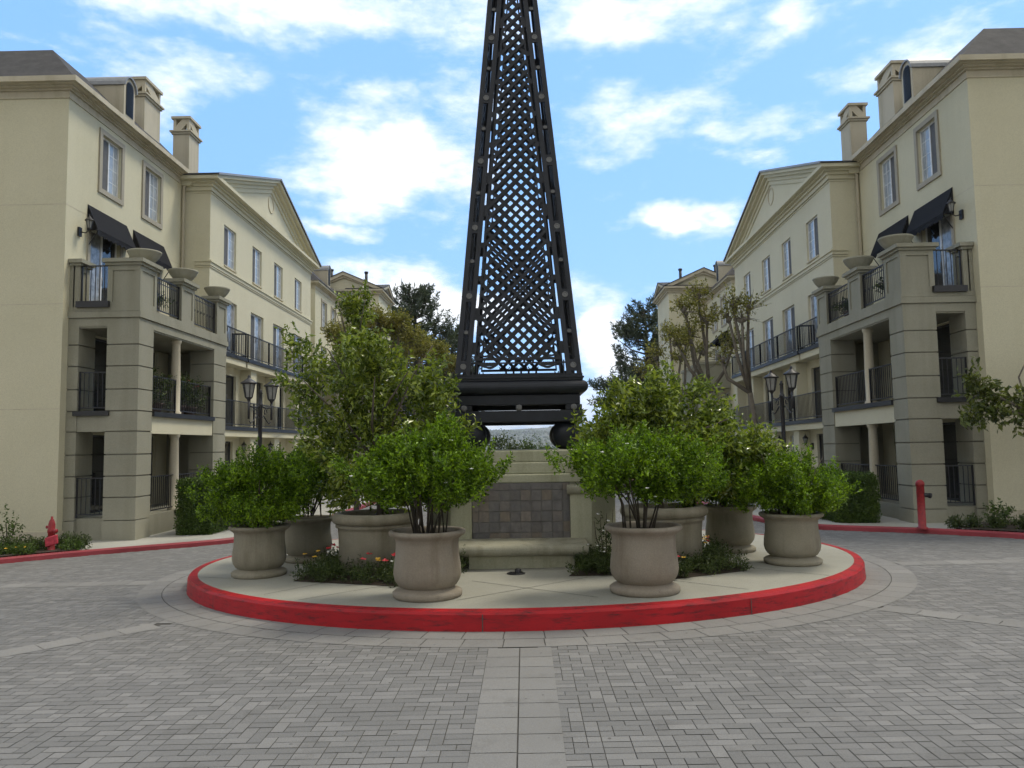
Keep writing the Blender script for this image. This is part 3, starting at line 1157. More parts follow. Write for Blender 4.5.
    for (y0, y1, z) in ((26.36, 28.53, 5.60), (28.66, 38.6, 5.60), (26.36, 38.6, 3.02)):
        k = MB(tr)
        k.box(Xb, XB - .001, y0, y1, z - .14, z)
        bs = k.build('balcony_slab', M['iron'], root)
        k = MB(tr)
        k.box(Xb + .05, XB - .001, y0 + .03, y1 - .03, z - .36, z - .141)
        k.build('balcony_beam', M['creamB'], bs)
        segs = [y0 + .04]
        n = max(1, round((y1 - y0) / 2.75))
        segs += [y0 + .04 + (y1 - y0 - .08) * (i + 1) / n for i in range(n)]
        pl = [(Xb + .05, q) for q in segs]
        railing(tr, bs, [(XB - .01, segs[0])] + pl + [(XB - .01, segs[-1])], z, z + .92, False, True, .13)
    pl = MB(tr)
    for yy in (29.4, 32.35, 35.3, 38.2):
        for z0, z1 in ((-.3, 2.655), (3.03, 5.235)):
            pl = MB(tr)
            pl.box(XB - .42, XB - .001, yy, yy + .62, z0, z1)
            pl.build('pilaster', M['creamB'], root)
    wall_lamp(tr, root, XB, 29.1, 2.05)
    wall_lamp(tr, root, XB, 32.25, 2.05)
    # ---- recess and C: far corner block with its own tower
    C_0, C_1 = 44.0, 51.6
    cw = [(45.5, 46.6, 9.4, 11.0), (47.9, 49.0, 9.4, 11.0), (45.4, 46.8, 6.3, 8.3), (47.8, 49.2, 6.3, 8.3), (45.5, 46.6, 3.4, 5.3), (45.5, 46.6, .8, 2.5)]
    w = MB(tr)
    w.quad((12.6, B1, -.5), (12.6, C_0, -.5), (12.6, C_0, 11.3), (12.6, B1, 11.3))
    w.quad((XA, C_0, -.5), (18, C_0, -.5), (18, C_0, 11.5), (XA, C_0, 11.5))
    facade(w, XA, C_0, C_1, -.5, 11.5, cw, .2)
    w.build('wall', M['cream'], root, fix=False)
    cornice(tr, root, XA, 18, C_0, C_1, 11.5, CORN, M['trim'], (1, 0))
    block_window_set(tr, root, XA, cw[:2], .12)
    for q in cw[2:]:
        door(tr, root, XA, *q, M['white'], M['screen'], M['curtain'])
    r = MB(tr)
    r.add([(XA - .35, C_0 - .35, 11.861), (18, C_0 - .35, 11.861), (18, C_0 + 1.2, 13.45), (12.93, C_0 + 1.2, 13.45), (XA - .35, C_1, 11.861), (12.93, C_1, 13.45), (18, C_1, 13.45)],
          [(0, 1, 2, 3), (0, 3, 5, 4), (3, 2, 6, 5)])
    r.build('roof', M['shingle'], root)
    dormer(tr, root, XA + .02, 47.4, 12.2, 13.55)
    if s > 0:
        awning(tr, root, XA, 45.1, 47.3, 8.95, .8, .7)
    k = MB(tr)
    k.box(9.9, XA - .002, 45.0, 50.6, 5.5, 6.9)
    k.box(9.82, XA - .002, 44.9, 50.7, 6.9, 7.05)
    k.build('parapet', M['grey'], root)
    for yy in (45.0, 49.9):
        k = MB(tr)
        k.box(9.9, 10.7, yy, yy + .7, -.3, 5.5)
        k.build('pier', M['grey'], root)
    return root


def far_building(s):
    side = 'left' if s < 0 else 'right'
    tr = place(s)
    X0, X1, Y0, Y1, Z = 9.35, 14.1, 51.65, 56.5, 12.55
    root = thing('apartment_building', tr(X0, Y0, 0), 'cream apartment block with gabled end closing the ' + side + ' row of buildings behind the trees', 'building')
    w = MB(tr)
    hs = [(52.9, 53.9, 9.4, 11.0), (54.7, 55.6, 9.4, 11.0), (52.9, 53.9, 6.3, 8.3), (52.9, 53.9, 3.3, 5.2)]
    facade(w, X0, Y0, Y1, -.5, Z, hs, .2)
    w.quad((X0, Y0, -.5), (X1, Y0, -.5), (X1, Y0, Z), (X0, Y0, Z))
    w.quad((X0, Y1, -.5), (X1, Y1, -.5), (X1, Y1, Z), (X0, Y1, Z))
    xm = (X0 + X1) / 2
    w.add([(X0, Y0, Z), (X1, Y0, Z), (X1, Y0, Z + .3), (xm, Y0, 13.95), (X0, Y0, Z + .3)], [(0, 1, 2, 3, 4)])
    ym = (Y0 + Y1) / 2
    w.add([(X0, Y0, Z), (X0, Y1, Z), (X0, Y1, Z + .3), (X0, ym, 13.6), (X0, Y0, Z + .3)], [(0, 1, 2, 3, 4)])
    w.build('wall', M['creamB'], root, fix=False)
    cornice(tr, root, X0, X1, Y0, Y1, Z, [(.03, -.1, -.05), (.08, 0, .12), (.18, .12, .22), (.32, .22, .34)], M['trim'])
    r = MB(tr)
    e = Z + .345
    for xx in (X0 - .36, X1 + .36):
        r.prism([(xx, Y0 - .34, e), (xm, Y0 - .34, 14.1), (xm, Y0 - .34, 14.15), (xx, Y0 - .34, e + .05)], (0, Y1 - Y0 + .6, 0))
    for yy in (Y0 - .30, Y1 + .30):
        r.prism([(X0 - .34, yy, e + .004), (X0 - .34, ym, 13.7), (X0 - .34, ym, 13.75), (X0 - .34, yy, e + .054)], (xm - X0 + .2, 0, 0))
    r.build('roof', M['shingle'], root)
    r = MB(tr)
    for o_, d0, d1_ in ((.30, .0, .2), (.16, .2, .36)):
        for xx in (X0 - .34, X1 + .34):
            r.prism([(xx, Y0 - o_, e - .004), (xm, Y0 - o_, 14.095 - d0), (xm, Y0 - o_, 14.095 - d1_), (xx + (.5 if xx < xm else -.5), Y0 - o_, e - .004)], (0, o_ - .003, 0))
        for yy in (Y0 - .28, Y1 + .28):
            r.prism([(X0 - o_, yy, e), (X0 - o_, ym, 13.695 - d0), (X0 - o_, ym, 13.695 - d1_), (X0 - o_, yy + (.5 if yy < ym else -.5), e)], (o_ - .003, 0, 0))
    r.build('raking_cornice', M['trim'], root)
    for q in hs[:2]:
        window(tr, root, X0, *q)
    for q in hs[2:]:
        door(tr, root, X0, *q, M['white'], M['screen'], M['curtain'])
    for xx, yy, h in ((xm + 1.1, Y0 + 1.1, 14.5), (xm - 1.3, Y0 + 1.2, 14.3)):
        k = MB(tr)
        k.tube([(xx, yy, 13.2), (xx, yy, h)], .1, 8)
        k.tube([(xx, yy, h), (xx, yy, h + .12)], .14, 8)
        k.build('vent_pipe', M['iron'], root)


for s in (-1, 1):
    apartment(s)
    far_building(s)

# stone bowls standing on the parapet caps
BL = {(-1, 0): 'near', (-1, 1): 'middle', (-1, 2): 'far'}
bowl0 = None
for s in (-1, 1):
    for i, (X, y, sc_) in enumerate(((10.08, 20.35, .76), (10.02, 22.62, .74), (10.02, 25.25, .72))):
        x, _, bz_ = place(s)(X, y, 7.212)
        lab = 'shallow stone bowl on the ' + ('corner pier nearest the camera', 'middle parapet pier', 'parapet pier farthest from the camera')[i] + ' of the ' + ('left' if s < 0 else 'right') + ' terrace'
        if bowl0 is None:
            bowl0 = thing('stone_bowl', (0, 0, 0), lab, 'planter', 'stone bowls on the terrace parapets')
            m = MB()
            m.lathe([(.22, 0), (.24, .03), (.36, .12), (.49, .28), (.55, .40), (.57, .42), (.57, .47), (.53, .47), (.50, .40), (.3, .36)], (0, 0, 0), 36)
            m.build('bowl', M['bowl'], bowl0)
            m = MB()
            m.lathe([(.49, .40), (.3, .43), (.02, .44)], (0, 0, 0), 24, cap=False)
            m.build('soil', M['soil'], bowl0)
            t = bowl0
        else:
            t = copy_tree(bowl0)
        t['label'] = lab
        t.location = (x, y, bz_)
        t.scale = (sc_, sc_, .75)


# ================================================================== OBELISK
OX, OY = -.085, 14.72
WB, ZB, SL = 1.125, 3.45, .0885       # half width at ZB, taper per metre


def hw(z):
    return WB - (z - ZB) * SL


ob = thing('lattice_obelisk', (OX, OY, 2.12), 'tall dark steel lattice obelisk on four balls above the fountain pedestal', 'obelisk')


def fpt(k, u, z, out=0.0):
    """point on face k of the obelisk: u across, z height, out from the face"""
    w = hw(z) + out
    a = k * math.pi / 2
    x, y = u, -w
    return (OX + x * math.cos(a) - y * math.sin(a), OY + x * math.sin(a) + y * math.cos(a), z)


def fbar(mb, k, u0, z0, u1, z1, w, o0, o1):
    """flat bar in face k between two points, depth from o0 to o1 outwards"""
    du, dz = u1 - u0, z1 - z0
    L = math.hypot(du, dz)
    nx_, nz_ = -dz / L * w / 2, du / L * w / 2
    vs = []
    for o in (o0, o1):
        for a, b in ((u0 + nx_, z0 + nz_), (u1 + nx_, z1 + nz_), (u1 - nx_, z1 - nz_), (u0 - nx_, z0 - nz_)):
            vs.append(fpt(k, a, b, o))
    mb.add(vs, [(0, 1, 2, 3), (7, 6, 5, 4), (0, 4, 5, 1), (1, 5, 6, 2), (2, 6, 7, 3), (3, 7, 4, 0)])


ZT = 12.3
PW = .27                             # width of a corner post face
BIG = [3.60, 4.89, 6.18, 7.47, 8.74, 9.97, 11.2]
SMALL = [4.22, 5.54, 6.85, 8.12, 9.34, 10.57, 11.8]
posts = []
for c in range(4):
    m = MB()
    for k, sg in ((c, -1), ((c - 1) % 4, 1)):
        # two faces meet in this corner
        for e0, e1, dep in ((0, .088, 0), (PW - .085, PW, 0)):
            vs = []
            for z in (ZB, ZT):
                for o in (-.045, .0):
                    w = hw(z)
                    for e in (e0, e1):
                        uu = sg * (w - e)
                        if e == 0:
                            uu = sg * (w + min(o, 0) * (0 if k == c else 1) - (0 if k == c else .0005))
                        vs.append(fpt(k, uu, z, o - (.0007 if k != c else 0)))
            m.add(vs, [(0, 1, 3, 2), (4, 6, 7, 5), (0, 4, 5, 1), (2, 3, 7, 6), (0, 2, 6, 4), (1, 5, 7, 3)])
        for z in BIG:
            w = hw(z)
            fbar(m, k, sg * (w - .08), z, sg * (w - PW + .08), z, .21, -.043, -.004)
        for z in SMALL:
            w = hw(z)
            fbar(m, k, sg * (w - .08), z, sg * (w - PW + .08), z, .075, -.043, -.004)
        # back plate strip gives the slots their dark inner cheek
        for z0, z1 in zip(sorted(BIG + SMALL), sorted(BIG + SMALL)[1:]):
            if z0 > 6.5:
                continue
            fbar(m, k, sg * (hw(z0) - .095), z0 + .08, sg * (hw(z1) - .095), z1 - .08, .012, -.12, -.043)
    p = m.build('corner_post', M['obel'], ob)
    posts.append(p)
    for k, sg in ((c, -1), ((c - 1) % 4, 1)):
        for z, r in [(z, .055) for z in BIG[:6]] + [(z, .036) for z in SMALL[:6]]:
            m = MB()
            u = sg * (hw(z) - PW / 2)
            n = 16
            rings = []
            for rr, o in ((r, -.006), (r, .004), (r * .76, .010), (r * .70, .004), (r * .4, .008), (.001, .010)):
                rings.append([fpt(k, u + rr * math.cos(2 * math.pi * q / n), z + rr * math.sin(2 * math.pi * q / n), o) for q in range(n)])
            vs = [v for rg in rings for v in rg]
            m.add(vs, [(i * n + q, i * n + (q + 1) % n, (i + 1) * n + (q + 1) % n, (i + 1) * n + q) for i in range(len(rings) - 1) for q in range(n)], True)
            m.build('roundel', M['roundel'], p)

for k in range(4):
    m = MB()
    zb, zt = 3.73, ZT - .2
    gp = PW + .05                   # gap between post and lattice

    def lw(z):
        return max(.02, hw(z) - gp)
    # border bars of the panel
    for sg in (-1, 1):
        fbar(m, k, sg * (lw(zb) - .012), zb, sg * (lw(zt) - .012), zt, .028, -.05, -.012)
        for z in [q + d_ for q in BIG for d_ in (-.33, .33)]:
            if zb < z < zt:          # short ties across the gap
                fbar(m, k, sg * (hw(z) - PW + .02), z, sg * (lw(z) - .02), z, .22 if int(z * 10) % 2 else .10, -.045, -.02)
    fbar(m, k, -lw(zb), zb, lw(zb), zb, .045, -.05, -.01)
    P = .216
    # diagonal strips
    for sg in (-1, 1):
        q = -12
        while q < 60:
            c_ = q * P + P / 2 + (.065 if k == 2 else 0)
            # u = sg*(z - zb - c_)
            a, b = None, None
            zz = zb
            while zz <= zt:
                u = sg * (zz - zb - c_)
                ins = abs(u) <= lw(zz) - .005 and not (((abs(u) - lw(4) + .13) / .19) ** 2 + ((zz - 3.93) / .21) ** 2 < 1)
                if ins and a is None:
                    a = zz
                if ins:
                    b = zz
                zz += .01
            if a is not None and b - a > .03 and b - a < 30:
                o = -.040 if sg < 0 else -.026
                fbar(m, k, sg * (a - zb - c_), a, sg * (b - zb - c_), b, .06, o, o + .013)
            q += 1
    m.build('lattice_panel', M['obel'], ob, fix=True)
    # cast ornament at the foot of each face: two rails, ovals, half discs, scrolls
    m = MB()
    for z, w in ((3.655, .028),):
        fbar(m, k, -hw(z) + PW, z, hw(z) - PW, z, w, -.045, -.012)
    ww = hw(3.62) - PW
    for q in range(-2, 3):
        u = q * .155
        fbar(m, k, u - .045, 3.71, u - .045, 3.66, .04, -.04, -.015)
    for u in (-.52, .52):
        pts = [(u + .16 * math.cos(math.pi * (1 + q / 10)), 3.655 + .075 * math.sin(math.pi * (1 + q / 10))) for q in range(11)]
        for a, b in zip(pts, pts[1:]):
            fbar(m, k, *a, *b, .03, -.04, -.012)
        fbar(m, k, u - .13, 3.625, u + .13, 3.625, .045, -.04, -.015)
    for u in (-ww + .03, -ww + .1, ww - .03, ww - .1):
        fbar(m, k, u, 3.45, u, 3.70, .022, -.045, -.012)
    for q in range(-3, 4):
        u = q * .118 * 2 * .5
        pts = [(u + .045 * math.cos(math.pi * (1 + q2 / 6)), 3.80 + .045 * math.sin(math.pi * (1 + q2 / 6))) for q2 in range(7)]
        for a, b in zip(pts, pts[1:]):
            fbar(m, k, *a, *b, .018, -.045, -.018)
    for sg in (-1, 1):               # big scrolls in the lower corners
        for cu, cz, r0, t0, t1 in ((lw(4) - .15, 3.91, .16, -3.6, 2.4), (lw(4.3) - .10, 4.22, .10, -1.2, 4.6)):
            pts = []
            for q in range(19):
                t = q / 18
                an = t0 + (t1 - t0) * t
                rr = r0 * (1 - .55 * t)
                pts.append((sg * (cu + rr * math.cos(an)), cz + rr * math.sin(an)))
            for a, b in zip(pts, pts[1:]):
                fbar(m, k, *a, *b, .032, -.055, -.005)
    m.build('scroll_ornament', M['obel'], ob)

# base of the obelisk: frame, torus moulding, plates
def square_ring(mb, prof, c=(OX, OY)):
    """square 'lathe': profile of (half width, z)"""
    n = len(prof)
    vs = []
    for w, z in prof:
        vs += [(c[0] - w, c[1] - w, z), (c[0] + w, c[1] - w, z), (c[0] + w, c[1] + w, z), (c[0] - w, c[1] + w, z)]
    mb.add(vs, [(i * 4 + q, i * 4 + (q + 1) % 4, (i + 1) * 4 + (q + 1) % 4, (i + 1) * 4 + q) for i in range(n - 1) for q in range(4)])
    mb.add(vs[:4], [(0, 1, 2, 3)])
    mb.add(vs[-4:], [(0, 1, 2, 3)])


m = MB()
prof = [(1.06, 3.085), (1.09, 3.10)]
for q in range(11):
    a = -math.pi / 2 + math.pi * q / 10
    prof.append((1.11 + .115 * math.cos(a), 3.215 + .115 * math.sin(a)))
prof += [(1.14, 3.335), (1.14, 3.37), (1.16, 3.375), (1.16, 3.40), (1.135, 3.405), (1.135, 3.452)]
square_ring(m, prof)
m.build('torus_moulding', M['obel'], ob)
m = MB()
for x0, x1, y0, y1 in ((-1.12, 1.12, -1.12, -.98), (-1.12, 1.12, .98, 1.12), (-1.12, -.98, -.98, .98), (.98, 1.12, -.98, .98)):
    m.box(OX + x0, OX + x1, OY + y0, OY + y1, 2.60, 2.805)
    m.box(OX + x0 * .97, OX + x1 * .97, OY + y0 * .97, OY + y1 * .97, 2.905, 3.084)
for sx in (-1, 1):
    for sy in (-1, 1):
        m.box(OX + sx * 1.115, OX + sx * .83, OY + sy * 1.115, OY + sy * .83, 2.806, 2.904)
m.build('base_frame', M['obel'], ob, bevel=.012)
for u in (-.97, 0, .97):
    m = MB()
    n = 16
    vs = []
    for rr, o in ((.055, 0), (.055, .015), (.03, .025), (.001, .025)):
        vs += [(OX + u + rr * math.cos(2 * math.pi * q / n), OY - 1.121 - o, 2.855 + rr * math.sin(2 * math.pi * q / n)) for q in range(n)]
    m.add(vs, [(i * n + q, i * n + (q + 1) % n, (i + 1) * n + (q + 1) % n, (i + 1) * n + q) for i in range(3) for q in range(n)], True)
    if u == 0:
        m.box(OX - .05, OX + .05, OY - 1.11, OY - 1.02, 2.806, 2.904)
    m.build('roundel', M['roundel'], ob)
for sx in (-1, 1):
    for sy in (-1, 1):
        m = MB()
        m.lathe([(.27 * math.sin(math.pi * q / 16) + .001, .27 - .27 * math.cos(math.pi * q / 16)) for q in range(17)], (OX + sx * .86, OY + sy * .82, 2.105), 32)
        m.tube([(OX + sx * .86, OY + sy * .82, 2.55), (OX + sx * .86, OY + sy * .82, 2.62)], .12, 16)
        m.build('ball_foot', M['obel'], ob)
m = MB()
w = hw(ZT)
square_ring(m, [(w + .02, ZT), (w + .06, ZT + .05), (w + .06, ZT + .15), (w - .04, ZT + .2), (.05, ZT + 1.9)])
m.build('cap', M['obel'], ob)

# ================================================================== FOUNTAIN PEDESTAL
fx = -.075
fo = thing('fountain', (fx, 12.9, IZ), 'stepped stucco fountain pedestal with grey tiled wall and ledge under the obelisk', 'fountain')


def pm(pts, z0, z1):
    m = MB()
    m.prism([(fx + x, y, z0) for x, y in pts], (0, 0, z1 - z0))
    return m


pm([(-.83, 13.02), (.83, 13.02), (1.2, 13.05), (1.62, 13.5), (1.62, 15.9), (-1.62, 15.9), (-1.62, 13.5), (-1.2, 13.05)], .15, 1.565).build('body', M['stone'], fo)
for i, (o, z0, z1) in enumerate(((0, 1.566, 1.71), (.14, 1.711, 1.905), (.26, 1.906, 2.105))):
    m = pm([(-1.62 + o * .6, 12.98 + o * .6), (1.62 - o * .6, 12.98 + o * .6), (1.62 - o * .6, 15.95), (-1.62 + o * .6, 15.95)], z0, z1)
    m.build('step', M['stone'], fo, bevel=.02)
for sg in (-1, 1):
    P = [(sg * .82, 12.92), (sg * 1.17, 12.92), (sg * 1.62, 13.4), (sg * 1.62, 13.75), (sg * .82, 13.75)]
    pl = pm(P, .15, 1.37).build('pilaster', M['stone'], fo)
    m = MB()
    P2 = [(sg * .77, 12.86), (sg * 1.20, 12.86), (sg * 1.69, 13.38), (sg * 1.69, 13.6)]
    pts = [(fx + x, y + .06, 1.447) for x, y in P2]
    m.tube([(pts[0][0], pts[0][1], pts[0][2])] + pts[1:], .082, 14)
    m.prism([(fx + x, y, 1.40) for x, y in P], (0, 0, .115))
    m.build('pilaster_cap', M['cap'], pl)
m = MB()
m.box(fx - .819, fx + .819, 12.985, 13.015, .58, 1.564)
tp = m.build('tile_panel', M['grout'], fo)
m = MB()
tw = 1.636 / 9.35
z = .40
r = 0
while z < 1.555:
    x = -.818 - (.35 * tw if r % 1 == 0 else 0)
    while x < .818:
        x0, x1 = max(x, -.815) + .006, min(x + tw, .815) - .006
        z0, z1 = max(z, .60) + .005, min(z + tw, 1.561) - .005
        if x1 - x0 > .02 and z1 - z0 > .02:
            m.box(fx + x0, fx + x1, 12.972 - random.uniform(0, .004), 12.984, z0, z1)
        x += tw
    z += tw
    r += 1
m.build('tile', M['tile'], tp)
# curved-nose ledge on its base
m = MB()
m.box(fx - .84, fx + .84, 12.46, 12.97, .15, .435)
lb = m.build('ledge_base', M['stone'], fo)
m = MB()
prof = [(12.97, .45), (12.36, .45)] + [(12.36 - .085 * math.sin(math.pi * q / 10), .535 - .085 * math.cos(math.pi * q / 10)) for q in range(1, 10)] + [(12.36, .62), (12.97, .655)]
m.prism([(fx - 1.06, y, z) for y, z in prof], (2.12, 0, 0))
m.box(fx - .9, fx + .9, 12.40, 12.5, .436, .449)
m.build('ledge', M['cap'], fo, bevel=.03)
# drain in front
m = MB()
dz = gz(-.15) + IZ
dr = thing('drain_cover', (-.16, 11.95, dz), 'small round dark drain cover in the island paving before the fountain', 'drain')
m.lathe([(.14, .005), (.14, .012), (.115, .018), (.11, .010), (.02, .010)], (-.16, 11.95, dz), 24)
m.build('ring', M['iron'], dr)
m = MB()
m.lathe([(.05, .012), (.05, .06), (.035, .075), (.001, .078)], (-.13, 11.98, dz), 12)
for k in range(5):
    m.box(-.26, -.06, 11.87 + k * .04, 11.885 + k * .04, dz + .0105, dz + .019)
m.build('grate', M['iron'], dr)


# ================================================================== POTS AND SHRUBS
def pot_mesh_parts(root, mat, big=False):
    if not big:
        m = MB()
        m.lathe([(.43, 0), (.455, .02), (.46, .07), (.43, .095), (.37, .115), (.345, .14)], (0, 0, 0), 48)
        m.build('foot', mat, root)
        m = MB()
        m.lathe([(.34, .13), (.39, .165), (.43, .23), (.447, .31), (.44, .42), (.42, .55), (.415, .70), (.42, .755), (.45, .785), (.495, .815), (.508, .835), (.508, .86), (.495, .875), (.44, .875), (.425, .85), (.41, .78)], (0, 0, 0), 48, cap=False)
        m.build('bowl', mat, root)
        m = MB()
        m.lathe([(.415, .79), (.2, .82), (.005, .83)], (0, 0, 0), 24, cap=False)
        m.build('soil', M['soil'], root)
    else:
        m = MB()
        m.lathe([(.5, 0), (.55, .03), (.555, .55), (.565, .66), (.57, .70), (.60, .715), (.60, .755), (.585, .765)], (0, 0, 0), 56)
        m.build('body', mat, root)
        m = MB()
        prof = []
        for q in range(13):
            a = -math.pi / 2 + math.pi * q / 12
            prof.append((.575 + .085 * math.cos(a), .85 + .085 * math.sin(a)))
        prof += [(.52, .93), (.50, .90), (.49, .84)]
        m.lathe(prof, (0, 0, 0), 56, cap=False)
        m.build('rim', mat, root)
        m = MB()
        m.lathe([(.5, .85), (.2, .88), (.005, .89)], (0, 0, 0), 24, cap=False)
        m.build('soil', M['soil'], root)


POTS = [  # x, y, rot, scale xy, scale z, material, label, crown
    (-1.31, 10.34, .3, 1.0, .99, 'potdk', 'stone urn planter with brownish weathering in front of the left flower bed'),
    (1.55, 10.33, 1.1, 1.0, .99, 'potdk', 'stone urn planter with stained body in front of the right flower bed'),
    (-4.24, 12.36, 2.0, .93, .90, 'pot', 'stone urn planter at the left end of the island nearest the red kerb'),
    (4.2, 12.4, 2.9, .96, .90, 'pot', 'stone urn planter at the right end of the island nearest the red kerb'),
    (-3.90, 13.9, 3.7, .95, .87, 'pot', 'stone urn planter standing farther back behind the left end planter'),
    (3.62, 13.9, 4.4, .95, .91, 'pot', 'stone urn planter standing farther back behind the right end planter')]
SHR = [  # crown blobs relative to pot (x,y,z above island), stems visible?, label
    [((0, 0, 1.68), (.78, .70, .40)), ((-.5, -.1, 1.58), (.48, .45, .34)), ((.5, .05, 1.68), (.42, .45, .30)), ((.05, .1, 1.95), (.42, .4, .22)), ((-.35, 0, 1.85), (.3, .3, .2)), ((-.72, .1, 1.42), (.32, .3, .22)), ((.1, -.1, 1.4), (.6, .5, .16))],
    [((0, 0, 1.60), (.84, .72, .38)), ((-.5, -.1, 1.62), (.42, .45, .26)), ((.62, .05, 1.52), (.52, .48, .30)), ((.1, .1, 1.84), (.5, .45, .18)), ((.35, 0, 1.32), (.4, .4, .22)), ((-.6, 0, 1.74), (.2, .2, .12))],
    [((0, 0, 1.28), (.74, .66, .46)), ((-.52, -.05, 1.32), (.38, .4, .34)), ((.45, 0, 1.40), (.40, .4, .34)), ((0, -.05, 1.64), (.44, .4, .2)), ((-.58, 0, 1.10), (.30, .3, .24)), ((.2, -.2, 1.0), (.5, .4, .2))],
    [((0, 0, 1.20), (.80, .70, .38)), ((-.55, -.05, 1.24), (.40, .42, .28)), ((.58, 0, 1.16), (.40, .42, .26)), ((-.05, -.05, 1.44), (.48, .42, .18)), ((.1, 0, .95), (.5, .45, .16))],
    [((0, 0, 1.40), (.62, .6, .45)), ((-.3, -.05, 1.55), (.36, .4, .32)), ((.35, 0, 1.6), (.36, .4, .34)), ((0, 0, 1.8), (.3, .3, .2))],
    [((0, 0, 1.20), (.74, .62, .38)), ((-.45, -.05, 1.25), (.40, .4, .28)), ((.42, 0, 1.22), (.40, .4, .26)), ((0, 0, 1.45), (.45, .4, .16)), ((0, 0, .98), (.5, .45, .16))]]
SLAB = ['bright green shrub on many bare stems in the brownish urn before the left flower bed',
        'bright green shrub on few bare stems in the stained urn before the right flower bed',
        'dense lime green shrub in the urn at the left end of the island',
        'dense lime green shrub in the urn at the right end of the island',
        'upright green shrub in the back urn on the left of the island',
        'rounded green shrub in the back urn on the right of the island']
proto = None
for i, (x, y, rot, sxy, sz, mat, lab) in enumerate(POTS):
    random.seed(100 + i)
    z = gz(x) + IZ
    if i in (0, 2):
        proto = thing('planter_pot', (0, 0, 0), lab, 'planter', 'stone urn planters round the island')
        pot_mesh_parts(proto, M[mat])
        t = proto
    else:
        t = copy_tree(proto)
    t['label'] = lab
    t.location, t.rotation_euler.z, t.scale = (x, y, z), rot, (sxy, sxy, sz)
    # shrub
    sh = thing('potted_shrub', (x, y, z + .8 * sz), SLAB[i], 'shrub', 'shrubs in the stone urns')
    m = MB()
    blobs = [((x + c[0], y + c[1], z + c[2]), r) for c, r in SHR[i]]
    blobs = [(c, (r[0] * 1.02, r[1] * 1.02, r[2] * 1.0)) for c, r in blobs]
    sprig_cloud(m, blobs, (3300, 3500, 3100, 3300, 2200, 2300)[i], 9, .055, .75, .28, .5, .9, z + (1.2 if i < 2 else .84), clump=24, csize=.12)
    m.build('foliage', M['leaf'], sh, fix=False)
    m = MB()
    ns = (26, 14, 14, 14, 12, 12)[i]
    for k in range(ns):
        a = random.uniform(0, 6.28)
        r0, r1 = random.uniform(.03, .26), random.uniform(.2, .62)
        top = z + random.uniform(1.35, 1.75)
        mid = (r0 + r1) / 2 * .8
        m.tube([(x + r0 * math.cos(a), y + r0 * math.sin(a), z + .78), (x + mid * math.cos(a + .1), y + mid * math.sin(a + .1), z + 1.15), (x + r1 * math.cos(a + .2), y + r1 * math.sin(a + .2), top)], [.013, .010, .005], 6)
    m.build('stem', M['stem'], sh)
    if i in (0, 1):
        m = MB()
        pts = []
        for _ in range(16 if i == 0 else 6):
            c, r = random.choice(blobs)
            d = rdir()
            d.y = -abs(d.y)
            pts.append((c[0] + d.x * r[0] * 1.02, c[1] + d.y * r[1] * 1.02, c[2] + d.z * r[2]))
        blooms('flower', pts, .03, M['pet_w'], sh)

# two big round planters with small trees
big0 = None
for s, x, lab in ((-1, -2.42, 'large round planter with rolled rim behind the left flower bed'), (1, 2.22, 'large round planter with rolled rim behind the right flower bed')):
    z = gz(x) + IZ
    if big0 is None:
        big0 = thing('round_planter', (0, 0, 0), lab, 'planter', 'large round planters beside the fountain')
        pot_mesh_parts(big0, M['pot'], True)
        t = big0
    else:
        t = copy_tree(big0)
    t['label'] = lab
    t.location = (x, 12.55, z)
    t.scale = (1.06, 1.06, 1.0)


def tree(name, base, label, cat, trunk, limbs, blobs, n, per, leaf, lmat, bmat, group=None, **kw):
    t = thing(name, base, label, cat, group)
    b = Vector(base)
    m = MB()
    m.tube([b + Vector(p[:3]) for p in trunk], [p[3] for p in trunk], 10)
    for lm in limbs:
        m.tube([b + Vector(p[:3]) for p in lm], [p[3] for p in lm], 7)
    m.build('trunk', bmat, t)
    m = MB()
    sprig_cloud(m, [((b.x + c[0], b.y + c[1], b.z + c[2]), r) for c, r in blobs], n, per, leaf, **kw)
    m.build('crown', lmat, t, fix=False)
    return t


def radial_limbs(z0, z1, r, n, rad, tops=None):
    L = []
    for k in range(n):
        a = k * 6.28 / n + random.uniform(-.4, .4)
        q = r * random.uniform(.6, 1)
        zz = random.uniform(z0, z0 + (z1 - z0) * .4)
        L.append([(0, 0, zz, rad), (q * .4 * math.cos(a), q * .4 * math.sin(a), zz + (z1 - z0) * .3, rad * .7), (q * math.cos(a + .2), q * math.sin(a + .2), zz + (z1 - z0) * random.uniform(.5, .75), rad * .25)])
    return L


random.seed(120)
z = gz(-2.24) + IZ + .86
tree('citrus_tree', (-2.36, 12.55, z), 'leafy green tree in the large round planter left of the fountain', 'tree',
     [(0, 0, -.05, .06), (.03, 0, .5, .05), (-.02, .02, 1.1, .04), (.02, 0, 2.6, .02)], radial_limbs(.35, 2.7, 1.3, 10, .03),
     [((.1, 0, 1.05), (1.05, .9, .55)), ((-.65, -.1, 1.55), (.65, .6, .5)), ((.55, 0, 1.65), (.70, .65, .60)), ((1.0, .1, 1.15), (.45, .5, .5)), ((-1.1, -.1, 2.35), (.36, .35, .36)), ((-.35, 0, 2.25), (.65, .5, .50)), ((.35, 0, 2.25), (.60, .5, .45)), ((-.35, .2, .5), (.7, .6, .3)), ((.5, .2, .4), (.75, .6, .3)), ((-.1, 0, 2.75), (.45, .4, .28)), ((-1.38, 0, 2.78), (.20, .2, .22)), ((-1.15, 0, 1.7), (.3, .3, .3)), ((.95, 0, 1.95), (.3, .3, .25))],
     2300, 7, .108, M['leaft'], M['bark'], 'trees in the large planters', up=.3, shell=.35, width=.46, clump=10, csize=.15, droop=.15)
random.seed(121)
